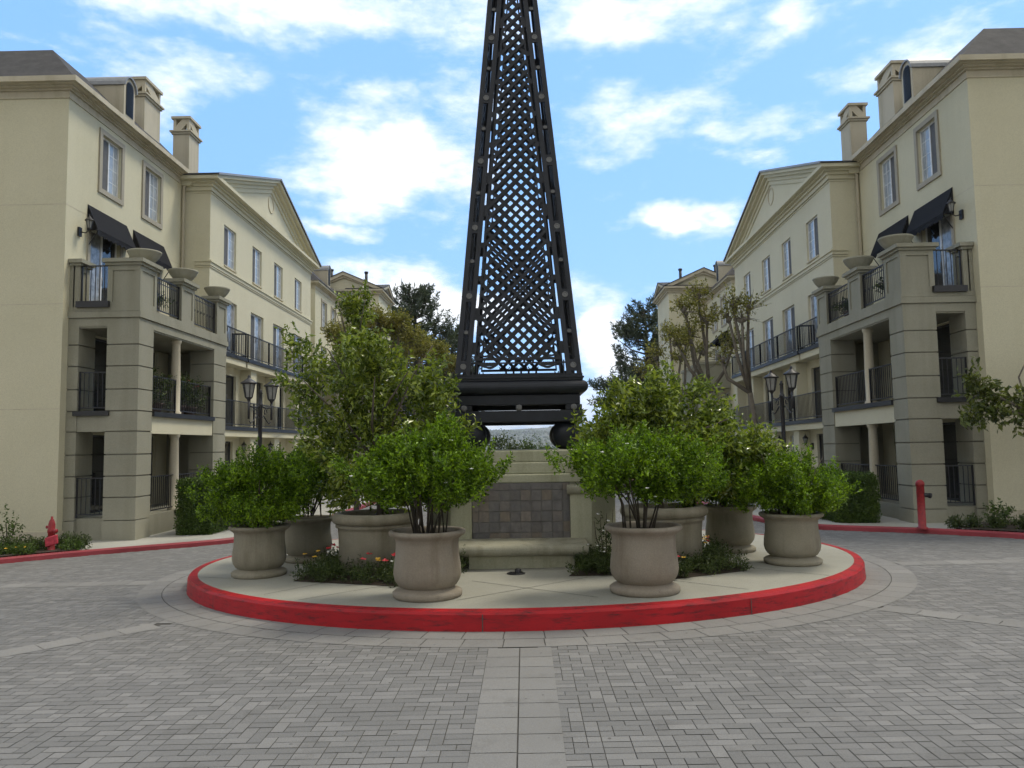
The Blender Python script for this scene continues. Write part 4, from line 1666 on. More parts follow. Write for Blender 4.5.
z = gz(2.18) + IZ + .86
tree('citrus_tree', (2.18, 12.55, z), 'low spreading green tree in the large round planter right of the fountain', 'tree',
     [(0, 0, -.05, .06), (-.03, 0, .4, .05), (.02, .02, .9, .035), (.02, 0, 1.5, .02)], radial_limbs(.3, 1.6, 1.3, 9, .028),
     [((.0, 0, 1.0), (1.1, .9, .5)), ((-.65, -.1, 1.4), (.52, .5, .40)), ((.75, 0, 1.15), (.72, .65, .36)), ((1.3, .1, .95), (.42, .5, .34)), ((-.25, -.1, 1.80), (.55, .45, .40)), ((.25, 0, 1.72), (.5, .45, .36)), ((-1.0, 0, 1.15), (.3, .4, .3)), ((.6, .2, .5), (.85, .6, .3)), ((1.62, 0, 1.0), (.25, .3, .22)), ((.85, 0, 1.45), (.3, .3, .2))],
     3300, 7, .105, M['leaft'], M['bark'], 'trees in the large planters', up=.3, shell=.32, width=.46, clump=10, csize=.16, droop=.15)


# flower beds
def flower_bed(poly, n, h, label, cols, seed):
    random.seed(seed)
    xs_ = [p[0] for p in poly]
    ys_ = [p[1] for p in poly]

    def inside(x, y):
        c = False
        for (x1, y1), (x2, y2) in zip(poly, poly[1:] + poly[:1]):
            if (y1 > y) != (y2 > y) and x < (x2 - x1) * (y - y1) / (y2 - y1) + x1:
                c = not c
        return c
    cx, cy = sum(xs_) / len(xs_), sum(ys_) / len(ys_)
    t = thing('flower_bed', (cx, cy, gz(cx) + IZ), label, 'flower bed')
    m = MB()
    spots = []
    while len(spots) < n:
        x, y = random.uniform(min(xs_), max(xs_)), random.uniform(min(ys_), max(ys_))
        if inside(x, y):
            spots.append((x, y))
            z = gz(x) + IZ
            hh = h * random.uniform(.6, 1.2)
            sprig_cloud(m, [((x, y, z + hh * .5), (.13, .13, hh * .5))], 8, 7, .055, .8, .3, .32, .8, z + .01)
    m.build('foliage', M['leafb'], t, fix=False)
    for name, mat, k, sz in cols:
        m = MB()
        pts = []
        for _ in range(k):
            x, y = random.choice(spots)
            pts.append((x + random.uniform(-.1, .1), y - random.uniform(0, .1), gz(x) + IZ + h * random.uniform(1.05, 1.45)))
        blooms(name, pts, sz, M[mat], t)
    return t


flower_bed(BEDS['flower bed left'], 230, .27, 'low flower bed with red and yellow blooms behind the front left urn', [('red_flower', 'pet_r', 24, .055), ('yellow_flower', 'pet_y', 12, .045), ('white_flower', 'pet_w', 5, .025)], 3)
flower_bed(BEDS['flower bed right'], 190, .27, 'low flower bed with orange blooms behind the front right urn', [('yellow_flower', 'pet_y', 11, .038), ('red_flower', 'pet_r', 9, .036)], 4)
flower_bed(BEDS['fountain left'], 60, .28, 'narrow clump of green plants at the left side of the fountain ledge', [], 5)
flower_bed(BEDS['fountain right'], 75, .30, 'clump of green plants with small white blooms at the right side of the fountain ledge', [('white_flower', 'pet_w', 8, .022)], 6)
# rose stem by the right pilaster
rs = thing('rose_bush', (1.25, 12.3, gz(1.25) + IZ), 'thin rose bush with white buds against the right fountain pilaster', 'bush')
m = MB()
for k in range(4):
    m.tube([(1.25, 12.3, IZ), (1.2 + .08 * k - .1, 12.25, IZ + .5), (1.22 + .1 * k - .15, 12.2, IZ + .75 + .06 * k)], [.01, .007, .004], 5)
m.build('stem', M['stem'], rs)
m = MB()
sprig_cloud(m, [((1.25, 12.25, IZ + .55), (.2, .18, .3))], 50, 5, .05, .5, .3, .55, .9)
m.build('foliage', M['leafb'], rs, fix=False)
m = MB()
blooms('flower', [(1.13, 12.15, 1.1), (1.28, 12.12, 1.0), (1.2, 12.1, .85)], .03, M['pet_w'], rs)


# ================================================================== HEDGES
def hedge(x0, x1, y0, y1, h, label, n):
    cx, cy = (x0 + x1) / 2, (y0 + y1) / 2
    t = thing('hedge', (cx, cy, swz(cx, cy)), label, 'hedge')
    m = MB()
    b = swz(cx, cy)
    m.box(x0 + .12, x1 - .12, y0 + .12, y1 - .12, b, b + h - .12)
    m.build('branches', M['leafb'], t)
    m = MB()
    for _ in range(n):
        f = random.random()
        x, y, zz = random.uniform(x0, x1), random.uniform(y0, y1), b + h * random.random()
        nrm = Vector((0, 0, 1))
        if f < .36:
            y, nrm = y0, Vector((0, -1, .2))
        elif f < .68:
            x, nrm = (x0, Vector((-1, 0, .2))) if cx > 0 else (x1, Vector((1, 0, .2)))
        elif f < .78:
            x, nrm = (x1, Vector((1, 0, .2))) if cx > 0 else (x0, Vector((-1, 0, .2)))
        else:
            zz = b + h
        p = Vector((x, y, zz)) - nrm * random.uniform(-.02, .10)
        for j in range(5):
            d = (nrm * .6 + rdir()).normalized()
            L = .055 * random.uniform(.7, 1.3)
            add_leaf(m, p + rdir() * .05, d, (nrm + rdir() * .8).normalized(), L, L * .55)
    m.build('foliage', M['leafd'], t, fix=False)


hedge(-9.3, -8.35, 20.6, 24.6, 1.45, 'clipped dark green box hedge before the left patio railing', 5200)
hedge(7.9, 8.95, 19.85, 24.8, 1.2, 'clipped wide green box hedge before the right patio railing', 5800)

# ================================================================== LAMP POSTS
def lamp_post(x, y, z, sgn, label, top):
    t = thing('lamp_post', (x, y, z), label, 'street lamp', 'double lantern lamp posts')
    m = MB()
    h = top - z
    m.lathe([(.16, 0), (.16, .1), (.12, .16), (.10, .5), (.07, .6), (.055, .65), (.05, h - .45), (.065, h - .43), (.065, h - .38), (.045, h - .36), (.04, h - .12), (.06, h - .10), (.03, h - .06), (.035, h - .03), (.001, h)], (x, y, z), 16)
    m.build('post', M['iron'], t)
    d = Vector((sgn, -.5, 0))
    for k in (1, -1):
        e = d * k
        m = MB()
        za = top - .42
        pts = [(x, y, za), (x + e.x * .5, y + e.y * .5, za - .06), (x + e.x * .9, y + e.y * .9, za - .03), (x + e.x, y + e.y, za + .12)]
        m.tube(pts, .022, 8)
        pts = [(x, y, za - .35)] + [(x + e.x * q, y + e.y * q, za - .35 + .1 * math.sin(q * 6)) for q in (.3, .6, .8, .95)]
        m.tube(pts, .016, 6)
        sc = []
        for q in range(15):
            a = q / 14 * 5.5
            rr = .1 * (1 - q / 20)
            cxy = .45 + rr * math.cos(a) / .57
            sc.append((x + e.x * cxy, y + e.y * cxy, za - .17 + rr * math.sin(a)))
        m.tube(sc, .012, 6)
        m.tube([(x + e.x, y + e.y, za - .35), (x + e.x, y + e.y, za + .12)], .03, 8)
        arm = m.build('arm', M['iron'], t)
        lx, ly, lz = x + e.x, y + e.y, za + .12
        m = MB()
        m.lathe([(.03, -.02), (.05, .02), (.085, .05), (.095, .07)], (lx, ly, lz), 12)
        for q in range(6):
            a = q * math.pi / 3
            m.bar((lx + .092 * math.cos(a), ly + .092 * math.sin(a), lz + .07), (lx + .155 * math.cos(a), ly + .155 * math.sin(a), lz + .40), .016, .016)
        m.lathe([(.165, .395), (.185, .405), (.21, .415), (.20, .435), (.10, .50), (.045, .54), (.03, .57), (.035, .59), (.001, .64)], (lx, ly, lz), 12)
        lt = m.build('lantern', M['iron'], t)
        m = MB()
        m.lathe([(.085, .07), (.147, .395)], (lx, ly, lz), 6)
        m.build('lantern_glass', M['lamp'], lt)


lamp_post(-6.72, 19.55, swz(-6.72, 19.55), -.12, 'black double lantern lamp post before the left building behind the end planter', 3.72)
lamp_post(6.78, 20.3, swz(6.78, 20.3), .10, 'black double lantern lamp post before the right building behind the end planter', 3.78)

# ================================================================== HYDRANTS
hx, hy = -10.65, 17.35
hz = swz(hx, hy) + .02
t = thing('fire_hydrant', (hx, hy, hz), 'red fire hydrant with a bright red cover on its outlet in the left planting bed', 'hydrant')
m = MB()
m.lathe([(.11, 0), (.11, .05), (.085, .07), (.085, .42), (.10, .44), (.10, .50), (.085, .52), (.085, .62), (.06, .70), (.03, .74), (.03, .79), (.001, .80)], (hx, hy, hz), 20)
m.build('barrel', M['redh'], t)
m = MB()
m.tube([(hx, hy, hz + .47), (hx + .16, hy - .06, hz + .47)], .055, 12)
m.tube([(hx, hy, hz + .56), (hx - .13, hy - .03, hz + .56)], .035, 10)
m.build('outlet', M['redh'], t)
m = MB()
m.add([(hx - .10, hy - .13, hz + .33), (hx + .20, hy - .13, hz + .40), (hx + .23, hy - .12, hz + .20), (hx - .08, hy - .14, hz + .12),
       (hx - .06, hy - .09, hz + .34), (hx + .22, hy - .08, hz + .41), (hx + .25, hy - .08, hz + .20), (hx - .04, hy - .09, hz + .12)],
      [(0, 1, 2, 3), (7, 6, 5, 4), (0, 4, 5, 1), (1, 5, 6, 2), (2, 6, 7, 3), (3, 7, 4, 0)])
m.build('cover', M['redtag'], t, bevel=.02)
t.scale = (.86, .86, 1.0)
hx, hy = 8.84, 17.52
hz = swz(hx, hy)
t = thing('fire_standpipe', (hx, hy, hz), 'slim red fire standpipe on the right sidewalk edge before the tower pier', 'standpipe')
m = MB()
m.lathe([(.12, 0), (.12, .03), (.082, .05), (.082, .95), (.092, .96), (.092, 1.02), (.075, 1.05), (.045, 1.08), (.001, 1.09)], (hx, hy, hz), 18)
m.build('pipe', M['redh'], t)
m = MB()
m.tube([(hx, hy, hz + .76), (hx + .17, hy - .05, hz + .74)], .05, 12)
m.tube([(hx + .16, hy - .05, hz + .74), (hx + .2, hy - .05, hz + .73)], .06, 12)
m.build('outlet', M['iron'], t)


# ================================================================== LOW PLANTS IN THE SIDE BEDS
def low_shrub(x, y, h, w, label, group, flower=None, leaf=.055, lm='leafb', n=110):
    z = swz(x, y) + .02
    t = thing('low_shrub', (x, y, z), label, 'plant', group)
    m = MB()
    sprig_cloud(m, [((x, y, z + h * .45), (w, w, h * .55))], n, 7, leaf, .6, .35, .5, .9, z)
    m.build('foliage', M[lm], t, fix=False)
    m = MB()
    for k in range(5):
        a = k * 1.26
        m.tube([(x, y, z - .01), (x + w * .5 * math.cos(a), y + w * .5 * math.sin(a), z + h * .6)], [.012, .005], 5)
    m.build('stem', M['stem'], t)
    if flower:
        m = MB()
        blooms('flower', [(x + random.uniform(-w, w) * .6, y - w * .8, z + h * .8) for _ in range(2)], .03, M[flower], t)
    return t


bl = [(-11.75, 17.5), (-11.35, 17.55), (-10.95, 17.5), (-10.62, 17.75), (-10.25, 17.7), (-11.65, 16.9), (-11.25, 16.85), (-10.85, 16.75), (-10.2, 17.35)]
bt = ['dark low shrub in the back row of the left bed at the photo edge', 'dark low shrub in the back row, second from the photo edge', 'dark low shrub in the back row just left of the hydrant', 'dark low shrub close behind the hydrant', 'dark low shrub at the right end of the left bed back row',
      'paler low plant beside the left kerb near the photo edge', 'low plant with a yellow bloom beside the left kerb', 'low plant with an orange bloom in front of the hydrant', 'low plant at the right tip of the left bed']
for i, (x, y) in enumerate(bl):
    low_shrub(x, y, .36 if i < 5 else .22, .24 if i < 5 else .26, bt[i], 'low plants in the left bed', 'pet_y' if i in (6, 7) else None, lm='leafb' if i < 5 else 'leafd', n=150)
for i, (x, y, h, l) in enumerate(((9.72, 17.75, .28, 'round low shrub at the left end of the right bed'), (10.0, 17.6, .33, 'round low shrub second from the left end of the right bed'), (10.35, 17.3, .33, 'round low shrub third along the right bed'), (10.75, 16.95, .33, 'round low shrub beside the right edge of the photo'))):
    low_shrub(x, y, h, .2, l, 'low shrubs in the right bed')
low_shrub(11.0, 18.2, .55, .36, 'loose taller bush under the tree in the right bed', 'taller bushes by the building ends', n=90, leaf=.07, lm='leafd')
low_shrub(-12.2, 18.2, 1.05, .36, 'loose light green bush against the left building wall', 'taller bushes by the building ends', n=55, leaf=.07, lm='leafd')

# ================================================================== TREES
# magnolia leaning in from the right edge
random.seed(21)
bx, by = 12.35, 17.2
bz = swz(bx, by)
limbs = [[(-.1, 0, 1.6, .07), (-.8, -.1, 2.3, .05), (-1.5, -.1, 2.75, .035), (-2.1, 0, 3.1, .02)],
         [(-.9, -.1, 2.4, .03), (-1.3, -.2, 2.5, .02), (-1.9, -.1, 2.75, .01)],
         [(-1.2, 0, 2.7, .03), (-1.3, .1, 3.4, .02), (-1.1, 0, 3.9, .01)],
         [(0, 0, 1.9, .06), (.4, .1, 3, .04), (.9, .1, 4, .02)], [(0, 0, 1.9, .06), (-.3, .1, 3.2, .04), (-.4, .1, 4.2, .02)]]
tree('magnolia_tree', (bx, by, bz), 'broad-leaved tree reaching in from the right edge before the cream wall', 'tree',
     [(.1, 0, -.1, .11), (0, 0, 1.0, .09), (-.05, 0, 2.0, .07)], limbs,
     [((-2.0, 0, 2.75), (.55, .4, .42)), ((-2.4, 0, 2.45), (.32, .3, .22)), ((-1.35, 0, 2.7), (.5, .4, .55)), ((-2.2, 0, 3.1), (.4, .3, .25)), ((-2.4, 0, 3.4), (.2, .2, .25)), ((-1.0, 0, 2.2), (.30, .3, .22)), ((-.4, 0, 3.5), (.7, .6, .5)), ((.6, 0, 3.7), (1, .8, .8)), ((-.7, 0, 2.85), (.4, .4, .5)), ((.3, 0, 2.6), (.8, .7, .5))],
     850, 6, .15, M['leafm'], M['barkg'], up=.2, shell=.25, width=.5)

# young tree behind the left planter tree
random.seed(22)
tree('young_tree', (-5.15, 23.6, gz(-5) + .02), 'slender young green tree rising above the citrus crown before the left pediment', 'tree',
     [(0, 0, 0, .09), (.05, 0, 2.5, .07), (-.03, 0, 4.6, .05), (.05, 0, 6.6, .02)], radial_limbs(3, 6.6, .9, 8, .03),
     [((0, 0, 5.6), (.4, .4, .4)), ((.12, 0, 6.4), (.40, .4, .42)), ((-.3, 0, 6.6), (.22, .2, .3)), ((.35, 0, 6.85), (.2, .2, .3)), ((-.3, 0, 4.8), (.65, .6, .6)), ((.3, 0, 4.4), (.7, .6, .6))],
     800, 6, .17, M['leaft'], M['bark'], clump=14, csize=.2, up=.4, shell=.3, width=.45)

# pollarded sycamores
def sycamore(x, y, label, seed, h, lean, knobs, yell=1.0, n=260):
    random.seed(seed)
    b = Vector((x, y, gz(x) + .1))
    t = thing('sycamore_tree', b, label, 'tree', 'pollarded sycamores along the drive')
    m = MB()
    fork = Vector((lean * .3, 0, h * .42))
    m.tube([b, b + fork * .5 + Vector((.06, 0, 0)), b + fork], [.15, .115, .10], 10)
    heads = []
    for kx, ky, kz in knobs:
        e = Vector((kx, ky, kz))
        mid = fork.lerp(e, .5) + Vector((kx * .12, 0, -.15)) + rdir() * .15
        m.tube([b + fork, b + mid, b + e], [.085, .062, .05], 8)
        for q in range(3):
            kn = e + rdir() * .12
            m.lathe([(.02, -.11), (.08, -.05), (.095, .03), (.06, .09), (.01, .12)], b + kn, 8)
        heads.append(e)
        for q in range(9):
            d = (rdir() + Vector((0, 0, .5))).normalized()
            l = random.uniform(.5, 1.0)
            m.tube([b + e, b + e + d * l * .5 + rdir() * .06, b + e + d * l], [.018, .011, .004], 5)
    m.build('trunk', M['barkg'], t)
    m = MB()
    sprig_cloud(m, [((b.x + e.x, b.y + e.y, b.z + e.z + .25), (.62, .62, .5)) for e in heads], n, 6, .12, up=.3, shell=.3, width=.55)
    m.build('crown', M['leafs'], t, fix=False)


sycamore(7.75, 31, 'pollarded sycamore with knobbly branches and yellowish leaves nearest the right drive', 31, 9.5, -.9, [(-1.15, 0, 7.3), (-.55, .2, 7.9), (-.25, .1, 6.9), (-1.55, -.2, 6.0), (-.95, .3, 6.4), (.75, 0, 5.9)], n=480)
sycamore(8.95, 29.5, 'nearly bare pollarded sycamore close to the right balconies', 32, 9.2, -1.0, [(-.85, 0, 7.3), (-.2, .1, 7.1), (-.55, -.2, 6.7), (-.95, .2, 6.8), (-1.3, .2, 5.2)], n=150)
sycamore(7.6, 38.0, 'yellow green sycamore farther down the right drive', 33, 8.5, -.2, [(-.3, 0, 7.3), (.5, .2, 7.0), (-1.0, .3, 6.3), (.2, 0, 6.1), (1.2, 0, 6.4), (-1.5, 0, 5.4)], n=520)
sycamore(-6.3, 33.5, 'yellow green sycamore crown behind the left young tree', 34, 5.5, 0, [(-.7, 0, 7.0), (.6, .2, 7.2), (-1.5, .3, 6.6), (0, 0, 7.6), (1.4, 0, 6.7), (.2, 0, 6.0), (-.2, 0, 6.9), (.9, 0, 7.4), (-1.9, 0, 7.0), (1.9, 0, 6.2)], n=1900)
sycamore(-5.3, 40.0, 'farther yellow green sycamore beside the left pines', 35, 5.5, 0, [(-.9, 0, 6.8), (.9, .2, 6.9), (-1.8, .3, 6.4), (0, 0, 7.4), (1.7, 0, 6.2)], n=1300)


# pines in the distance
def pine(x, y, h, w, label, seed, tufts):
    random.seed(seed)
    b = Vector((x, y, -.5))
    t = thing('pine_tree', b, label, 'tree', 'dark pines beyond the buildings')
    m = MB()
    m.tube([b, b + Vector((.2, 0, h * .5)), b + Vector((0, 0, h * .97))], [.42, .3, .06], 10)
    ends = []
    nb = int(tufts)
    for k in range(nb):
        f = .2 + .78 * (k + random.random()) / nb
        a = random.uniform(0, 6.283)
        prof = (1.0 - ((f - .2) / .8) ** 2.2) * .85 + .15
        L = w * prof * random.choice((.45, .65, .8, .9, 1.0))
        z0 = h * f
        e = Vector((L * math.cos(a), L * math.sin(a), z0 + L * random.uniform(.05, .4)))
        m.tube([b + Vector((0, 0, z0)), b + Vector((e.x * .5, e.y * .5, z0 + (e.z - z0) * .25)), b + e], [.09, .06, .02], 5)
        for q in range(max(4, int(L * 3))):
            fr = random.uniform(.35, 1.0)
            p = Vector((0, 0, z0)).lerp(e, fr) + Vector((random.uniform(-.7, .7), random.uniform(-.7, .7), random.uniform(-.1, .35))) * (.35 + .4 * fr)
            ends.append(p)
        ends.append(e)
    m.build('trunk', M['bark'], t)
    m = MB()
    for e in ends:
        ax = (Vector((e.x, e.y, 0)).normalized() * .5 + Vector((0, 0, 1)) + rdir() * .35).normalized()
        ln = random.uniform(.5, 1.0)
        for k in range(26):
            q = random.random()
            d = (ax * .8 + rdir()).normalized()
            add_leaf(m, b + e + ax * ln * q, d, rdir(), .38 * random.uniform(.6, 1.2), .085)
    m.build('crown', M['needle'], t, fix=False)


pine(-9.6, 68, 16.6, 5.6, 'dark pine rising behind the left far gable', 41, 170)
pine(-6.7, 72, 13.6, 3.2, 'lower dark pine leaning toward the obelisk on the left', 42, 90)
pine(10.6, 66, 14.4, 5.0, 'dark pine with open branches left of the right far gable', 43, 105)
pine(13.2, 70, 13.0, 3.8, 'bushy dark pine mostly behind the right far building', 44, 90)
# scrub beyond the drive, seen under the obelisk
def scrub(x, y, h, w, label, lm, seed):
    random.seed(seed)
    b = Vector((x, y, -.4))
    t = thing('scrub_bush', b, label, 'bush', 'bushes at the end of the drive')
    m = MB()
    for k in range(7):
        a = k * .9
        m.tube([b, b + Vector((w * .5 * math.cos(a), w * .5 * math.sin(a), h * .6))], [.05, .02], 5)
    m.build('stem', M['stem'], t)
    m = MB()
    sprig_cloud(m, [((x, y, b.z + h * .5), (w, w, h * .5)), ((x - w * .4, y, b.z + h * .75), (w * .5, w * .5, h * .22)), ((x + w * .5, y, b.z + h * .6), (w * .5, w * .5, h * .26))], 420, 6, .2, up=.4, shell=.4, width=.5)
    m.build('foliage', M[lm], t, fix=False)


scrub(-1.6, 62, 3.45, 1.5, 'dark rounded bush beyond the drive at left under the obelisk', 'leafb', 51)
scrub(.9, 66, 3.1, 1.4, 'light green bush beyond the drive in the middle under the obelisk', 'leafd', 52)
scrub(3.6, 64, 2.9, 1.6, 'low pale bush beyond the drive at right under the obelisk', 'leafd', 53)
scrub(-4.6, 63, 3.0, 1.7, 'low green bush beyond the drive behind the left ball', 'leafb', 54)
# power line pylon far off
px_, py_ = 62, 1100
pt = thing('power_pylon', (px_, py_, -8), 'faint lattice power pylon on the distant hillside', 'pylon')
m = MB()
H_ = 36
for sx in (-1, 1):
    for sy in (-1, 1):
        m.bar((px_ + sx * 4, py_ + sy * 4, -10), (px_ + sx * .8, py_ + sy * .8, -10 + H_), .35, .35)
for k in range(6):
    f0, f1 = k / 6, (k + 1) / 6
    w0, w1 = 4 - 3.2 * f0, 4 - 3.2 * f1
    for sx in (-1, 1):
        m.bar((px_ - sx * w0, py_ - w0, -10 + H_ * f0), (px_ + sx * w1, py_ - w1, -10 + H_ * f1), .2, .2)
m.build('tower', M['roundel'], pt)
m = MB()
for z in (17, 21, 25):
    m.bar((px_ - 6, py_, z), (px_ + 6, py_, z), .3, .3)
m.build('crossarm', M['roundel'], pt)


# ================================================================== PLANTS ON THE PORCHES
def potted_plant(x, y, z, r, h, label, group, lm, fl=None, seed=0):
    random.seed(seed)
    t = thing('potted_plant', (x, y, z), label, 'potted plant', group)
    m = MB()
    m.lathe([(r * .6, 0), (r * .85, .22), (r * .95, .24), (r * .95, .28), (r * .8, .28), (r * .7, .24)], (x, y, z), 18)
    m.build('pot', M['terra'], t)
    m = MB()
    sprig_cloud(m, [((x, y, z + .3 + h * .45), (r * 1.9, r * 1.9, h * .6))], 150, 6, .085, .6, .3, .45, .9, z + .2)
    m.build('foliage', M[lm], t, fix=False)
    if fl:
        m = MB()
        blooms('flower', [(x + random.uniform(-r, r) * 1.5, y + random.uniform(-r, r) * 1.5, z + .3 + h * random.uniform(.4, 1)) for _ in range(14)], .045, M[fl], t)


for i, (X, y, r, h, lm, fl, lab) in enumerate(((10.3, 20.85, .17, .4, 'leafb', 'pet_w', 'small plant with pale blooms at the near end of the left middle porch'),
                                              (10.2, 21.4, .24, .95, 'leafb', None, 'tall dark plant left of the column on the left middle porch'),
                                              (10.2, 22.85, .24, 1.0, 'leafb', None, 'bushy dark plant just right of the column on the left middle porch'),
                                              (10.2, 23.65, .24, .95, 'leafb', 'pet_r', 'plant with reddish blooms at the far end of the left middle porch'))):
    potted_plant(C0 - (X + .009 * (y - 17)), y, 3.247, r, h, lab, 'potted plants on the left porch', lm, fl, 60 + i)
for i, (y, lab) in enumerate(((21.0, 'purple flowering plant behind the railing next to the corner pier of the right terrace'), (24.0, 'purple flowering plant behind the railing at the far end of the right terrace'))):
    potted_plant(place(1)(10.25, y, 0)[0], y, place(1)(10.25, y, 5.952)[2], .22, .35, lab, 'flower pots on the right terrace', 'leafb', 'pet_p', 70 + i)
potted_plant(C0 - (10.3 + .009 * 4), 21.2, 5.952, .22, .35, 'dark potted plant behind the first railing of the left terrace', None, 'leafb', None, 75)


# ------------------------------------------------------------------ air
hm = bpy.data.materials.new('haze')
hm.use_nodes = True
hn = hm.node_tree
hn.nodes.clear()
ho = hn.nodes.new('ShaderNodeOutputMaterial')
hv = hn.nodes.new('ShaderNodeVolumePrincipled')
hv.inputs['Color'].default_value = (.86, .92, 1, 1)
hv.inputs['Density'].default_value = 1.7e-4
hn.links.new(hv.outputs[0], ho.inputs['Volume'])
m = MB()
m.box(-4900, 4900, -4900, 4900, -16, 118)
tag(m.build('haze', hm), 'pale air between the court and the far hills', 'haze', kind='stuff')

# ================================================================== SKY, SUN, CAMERA
W = bpy.data.worlds.new('World')
S.world = W
W.use_nodes = True
nt = W.node_tree
nt.nodes.clear()
out = nd(nt, 'ShaderNodeOutputWorld')
bg = nd(nt, 'ShaderNodeBackground')
nt.links.new(bg.outputs[0], out.inputs[0])
SUN_EL, SUN_AZ = 60, 62              # azimuth measured from +Y (away from the camera) towards +X
sky = nd(nt, 'ShaderNodeTexSky')
sky.sky_type = 'NISHITA'
sky.sun_disc = False
sky.sun_elevation = R(SUN_EL)
sky.sun_rotation = R(SUN_AZ)
sky.air_density, sky.dust_density, sky.ozone_density = 1.0, .6, 1.5
tc = nd(nt, 'ShaderNodeTexCoord')
sep = nd(nt, 'ShaderNodeSeparateXYZ')
nt.links.new(tc.outputs['Generated'], sep.inputs[0])


def mth(op, a, b=None, c=None, clamp=False):
    n = nd(nt, 'ShaderNodeMath', operation=op)
    n.use_clamp = clamp
    for i, v in enumerate((a, b, c)):
        if v is None:
            continue
        if isinstance(v, (int, float)):
            n.inputs[i].default_value = v
        else:
            nt.links.new(v, n.inputs[i])
    return n.outputs[0]


def wnoise(scale, stretch, detail, rough, off=(0, 0, 0)):
    mp = nd(nt, 'ShaderNodeMapping')
    mp.inputs['Scale'].default_value = stretch
    mp.inputs['Location'].default_value = off
    nt.links.new(tc.outputs['Generated'], mp.inputs[0])
    n = nd(nt, 'ShaderNodeTexNoise')
    n.inputs['Scale'].default_value = scale
    n.inputs['Detail'].default_value = detail
    n.inputs['Roughness'].default_value = rough
    nt.links.new(mp.outputs[0], n.inputs['Vector'])
    return n.outputs['Fac']


az0 = mth('ARCTAN2', sep.outputs[0], sep.outputs[1])
el0 = mth('ARCSINE', sep.outputs[2])
mp_ = nd(nt, 'ShaderNodeMapping')
mp_.inputs['Scale'].default_value = (1, 1, 1.6)
nt.links.new(tc.outputs['Generated'], mp_.inputs[0])
wn = nd(nt, 'ShaderNodeTexNoise')
wn.inputs['Scale'].default_value = 6
wn.inputs['Detail'].default_value = 4
wn.inputs['Roughness'].default_value = .62
nt.links.new(mp_.outputs[0], wn.inputs['Vector'])


def vm(op, a, b=None, c=None):
    n = nd(nt, 'ShaderNodeVectorMath', operation=op)
    for i, v in enumerate((a, b, c)):
        if v is None:
            continue
        if isinstance(v, tuple):
            n.inputs[i].default_value = v
        else:
            nt.links.new(v, n.inputs[i])
    return n.outputs['Value'] if op == 'DOT_PRODUCT' else n.outputs[0]


cmb = nd(nt, 'ShaderNodeCombineXYZ')
nt.links.new(az0, cmb.inputs[0])
nt.links.new(el0, cmb.inputs[1])
warp = vm('MULTIPLY_ADD', wn.outputs['Color'], (.26, .17, 0), (-.13, -.085, 0))
pos = vm('ADD', cmb.outputs[0], warp)
fine = wnoise(8, (1, 1, 2.4), 7, .64, (2, 5, 0))
# cloud banks: azimuth, elevation, half widths (degrees), strength
BANKS = [(-9.0, 20.5, 6.5, 4.0, .88), (-5.5, 23, 3.5, 4.5, .5), (-20, 30.5, 20, 3.0, .62), (-8, 31, 11, 3.0, .5), (9, 30, 12, 3.0, .62), (12.3, 16.2, 3.6, 1.5, .72), (8.0, 23.0, 7, 2.6, .50), (15, 25.5, 7, 1.6, .42), (6, 19.0, 3.5, 1.2, .40),
         (22, 28, 4.5, 2.2, .55), (-12, 15.4, 4.2, .9, .6), (-8, 10.5, 8, 2.8, .78), (6.0, 7.0, 3.0, 4.0, .85), (-24, 24, 7, 2.2, .5), (16, 22, 5, 1.4, .42), (26, 24.5, 6, 2, .42), (0, 2.5, 14, 2.2, .55), (3, 36, 30, 4, .5), (17, 27, 9, 2, .42)]
acc = None
for a, e, ra, re_, st in BANKS:
    d = vm('MULTIPLY_ADD', pos, (1 / R(ra), 1 / R(re_), 0), (-a / ra, -e / re_, 0))
    v = mth('MULTIPLY', mth('POWER', .4966, vm('DOT_PRODUCT', d, d)), st)
    acc = v if acc is None else mth('MAXIMUM', acc, v)
# elsewhere (behind, overhead): unseen cloud added to neutralise and even the light
gen = mth('MULTIPLY', mth('SUBTRACT', wnoise(2.6, (1, 1, 1.6), 2, .6, (1, 9, 4)), .30), 3.4, clamp=True)
awayf = mth('SUBTRACT', mth('MULTIPLY', el0, 1.6), .85, clamp=True)
back = mth('MULTIPLY', mth('ADD', mth('MULTIPLY', sep.outputs[1], -2.0), .9), 1.0, clamp=True)
over = mth('MAXIMUM', awayf, back)
acc = mth('MAXIMUM', acc, mth('MULTIPLY', mth('ADD', gen, .35), over))
wisp = mth('MULTIPLY', mth('SUBTRACT', wnoise(5, (1, 1, 3.4), 5, .62, (3, 1, 8)), .44), 2.9, clamp=True)
acc = mth('MAXIMUM', acc, mth('MULTIPLY', wisp, mth('MULTIPLY', mth('MULTIPLY', mth('SUBTRACT', el0, .16), 5.0, clamp=True), .62)))
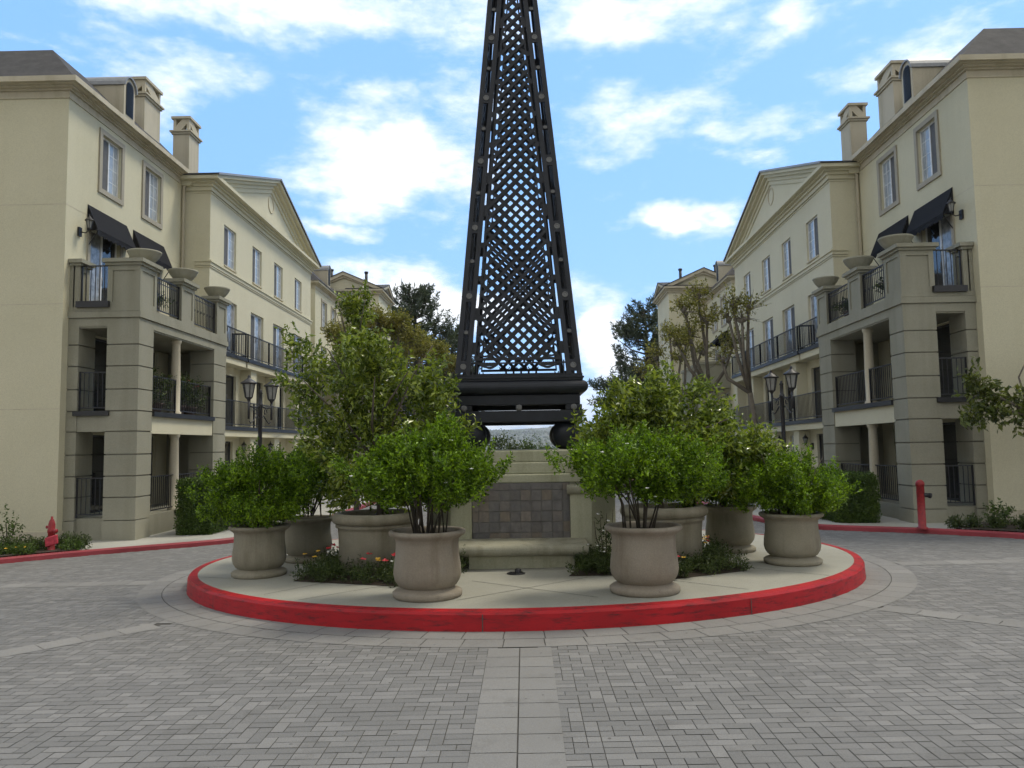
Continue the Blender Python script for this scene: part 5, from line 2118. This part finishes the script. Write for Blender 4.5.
dens = mth('ADD', acc, mth('MULTIPLY', mth('SUBTRACT', fine, .5), 1.25))
mr = nd(nt, 'ShaderNodeMapRange', interpolation_type='SMOOTHSTEP')
mr.inputs['From Min'].default_value = .2
mr.inputs['From Max'].default_value = .78
nt.links.new(dens, mr.inputs['Value'])
cl = mr.outputs[0]
# pale haze of the daylight sky, then clouds over it
hz_ = mixc(nt, .5, sky.outputs[0], (3.9, 8.5, 16.8))
cc_ = mixc(nt, wn.outputs['Fac'], (9.3, 9.9, 10.6), (12.5, 12.6, 12.6))
cc_ = mixc(nt, over, cc_, (7.2, 7.15, 6.95))  # out-of-view cloud kept grey to dim the light on camera-facing sides
nt.links.new(mixc(nt, cl, hz_, cc_), bg.inputs[0])
bg.inputs[1].default_value = .1
W.cycles.sampling_method = 'MANUAL'
W.cycles.sample_map_resolution = 512

sd = bpy.data.lights.new('sun', 'SUN')
sd.energy = 2.1
sd.angle = R(14)
sd.color = (1, .925, .78)
so = bpy.data.objects.new('sun', sd)
COL.objects.link(so)
to_sun = Vector((math.sin(R(SUN_AZ)) * math.cos(R(SUN_EL)), math.cos(R(SUN_AZ)) * math.cos(R(SUN_EL)), math.sin(R(SUN_EL))))
so.rotation_euler = to_sun.to_track_quat('Z', 'Y').to_euler()

cd = bpy.data.cameras.new('camera')
cd.sensor_fit = 'HORIZONTAL'
cd.sensor_width = 36
cd.lens = 36 * 770.6 / 1024
cd.clip_start, cd.clip_end = .1, 20000
co = bpy.data.objects.new('camera', cd)
COL.objects.link(co)
co.location = (0, 0, 2.2)
co.matrix_world = Matrix.Translation((0, 0, 2.2)) @ Matrix.Rotation(.0147, 4, 'Z') @ Matrix.Rotation(math.pi / 2 + .079, 4, 'X') @ Matrix.Rotation(-.016, 4, 'Z')
S.camera = co
S.view_settings.view_transform = 'Standard'
S.view_settings.look = 'None'
S.view_settings.exposure = .24
S.cycles.max_bounces = 6
S.cycles.diffuse_bounces = 3
S.cycles.adaptive_threshold = .03
S.view_settings.gamma = 1
S.render.resolution_x, S.render.resolution_y = 1024, 768
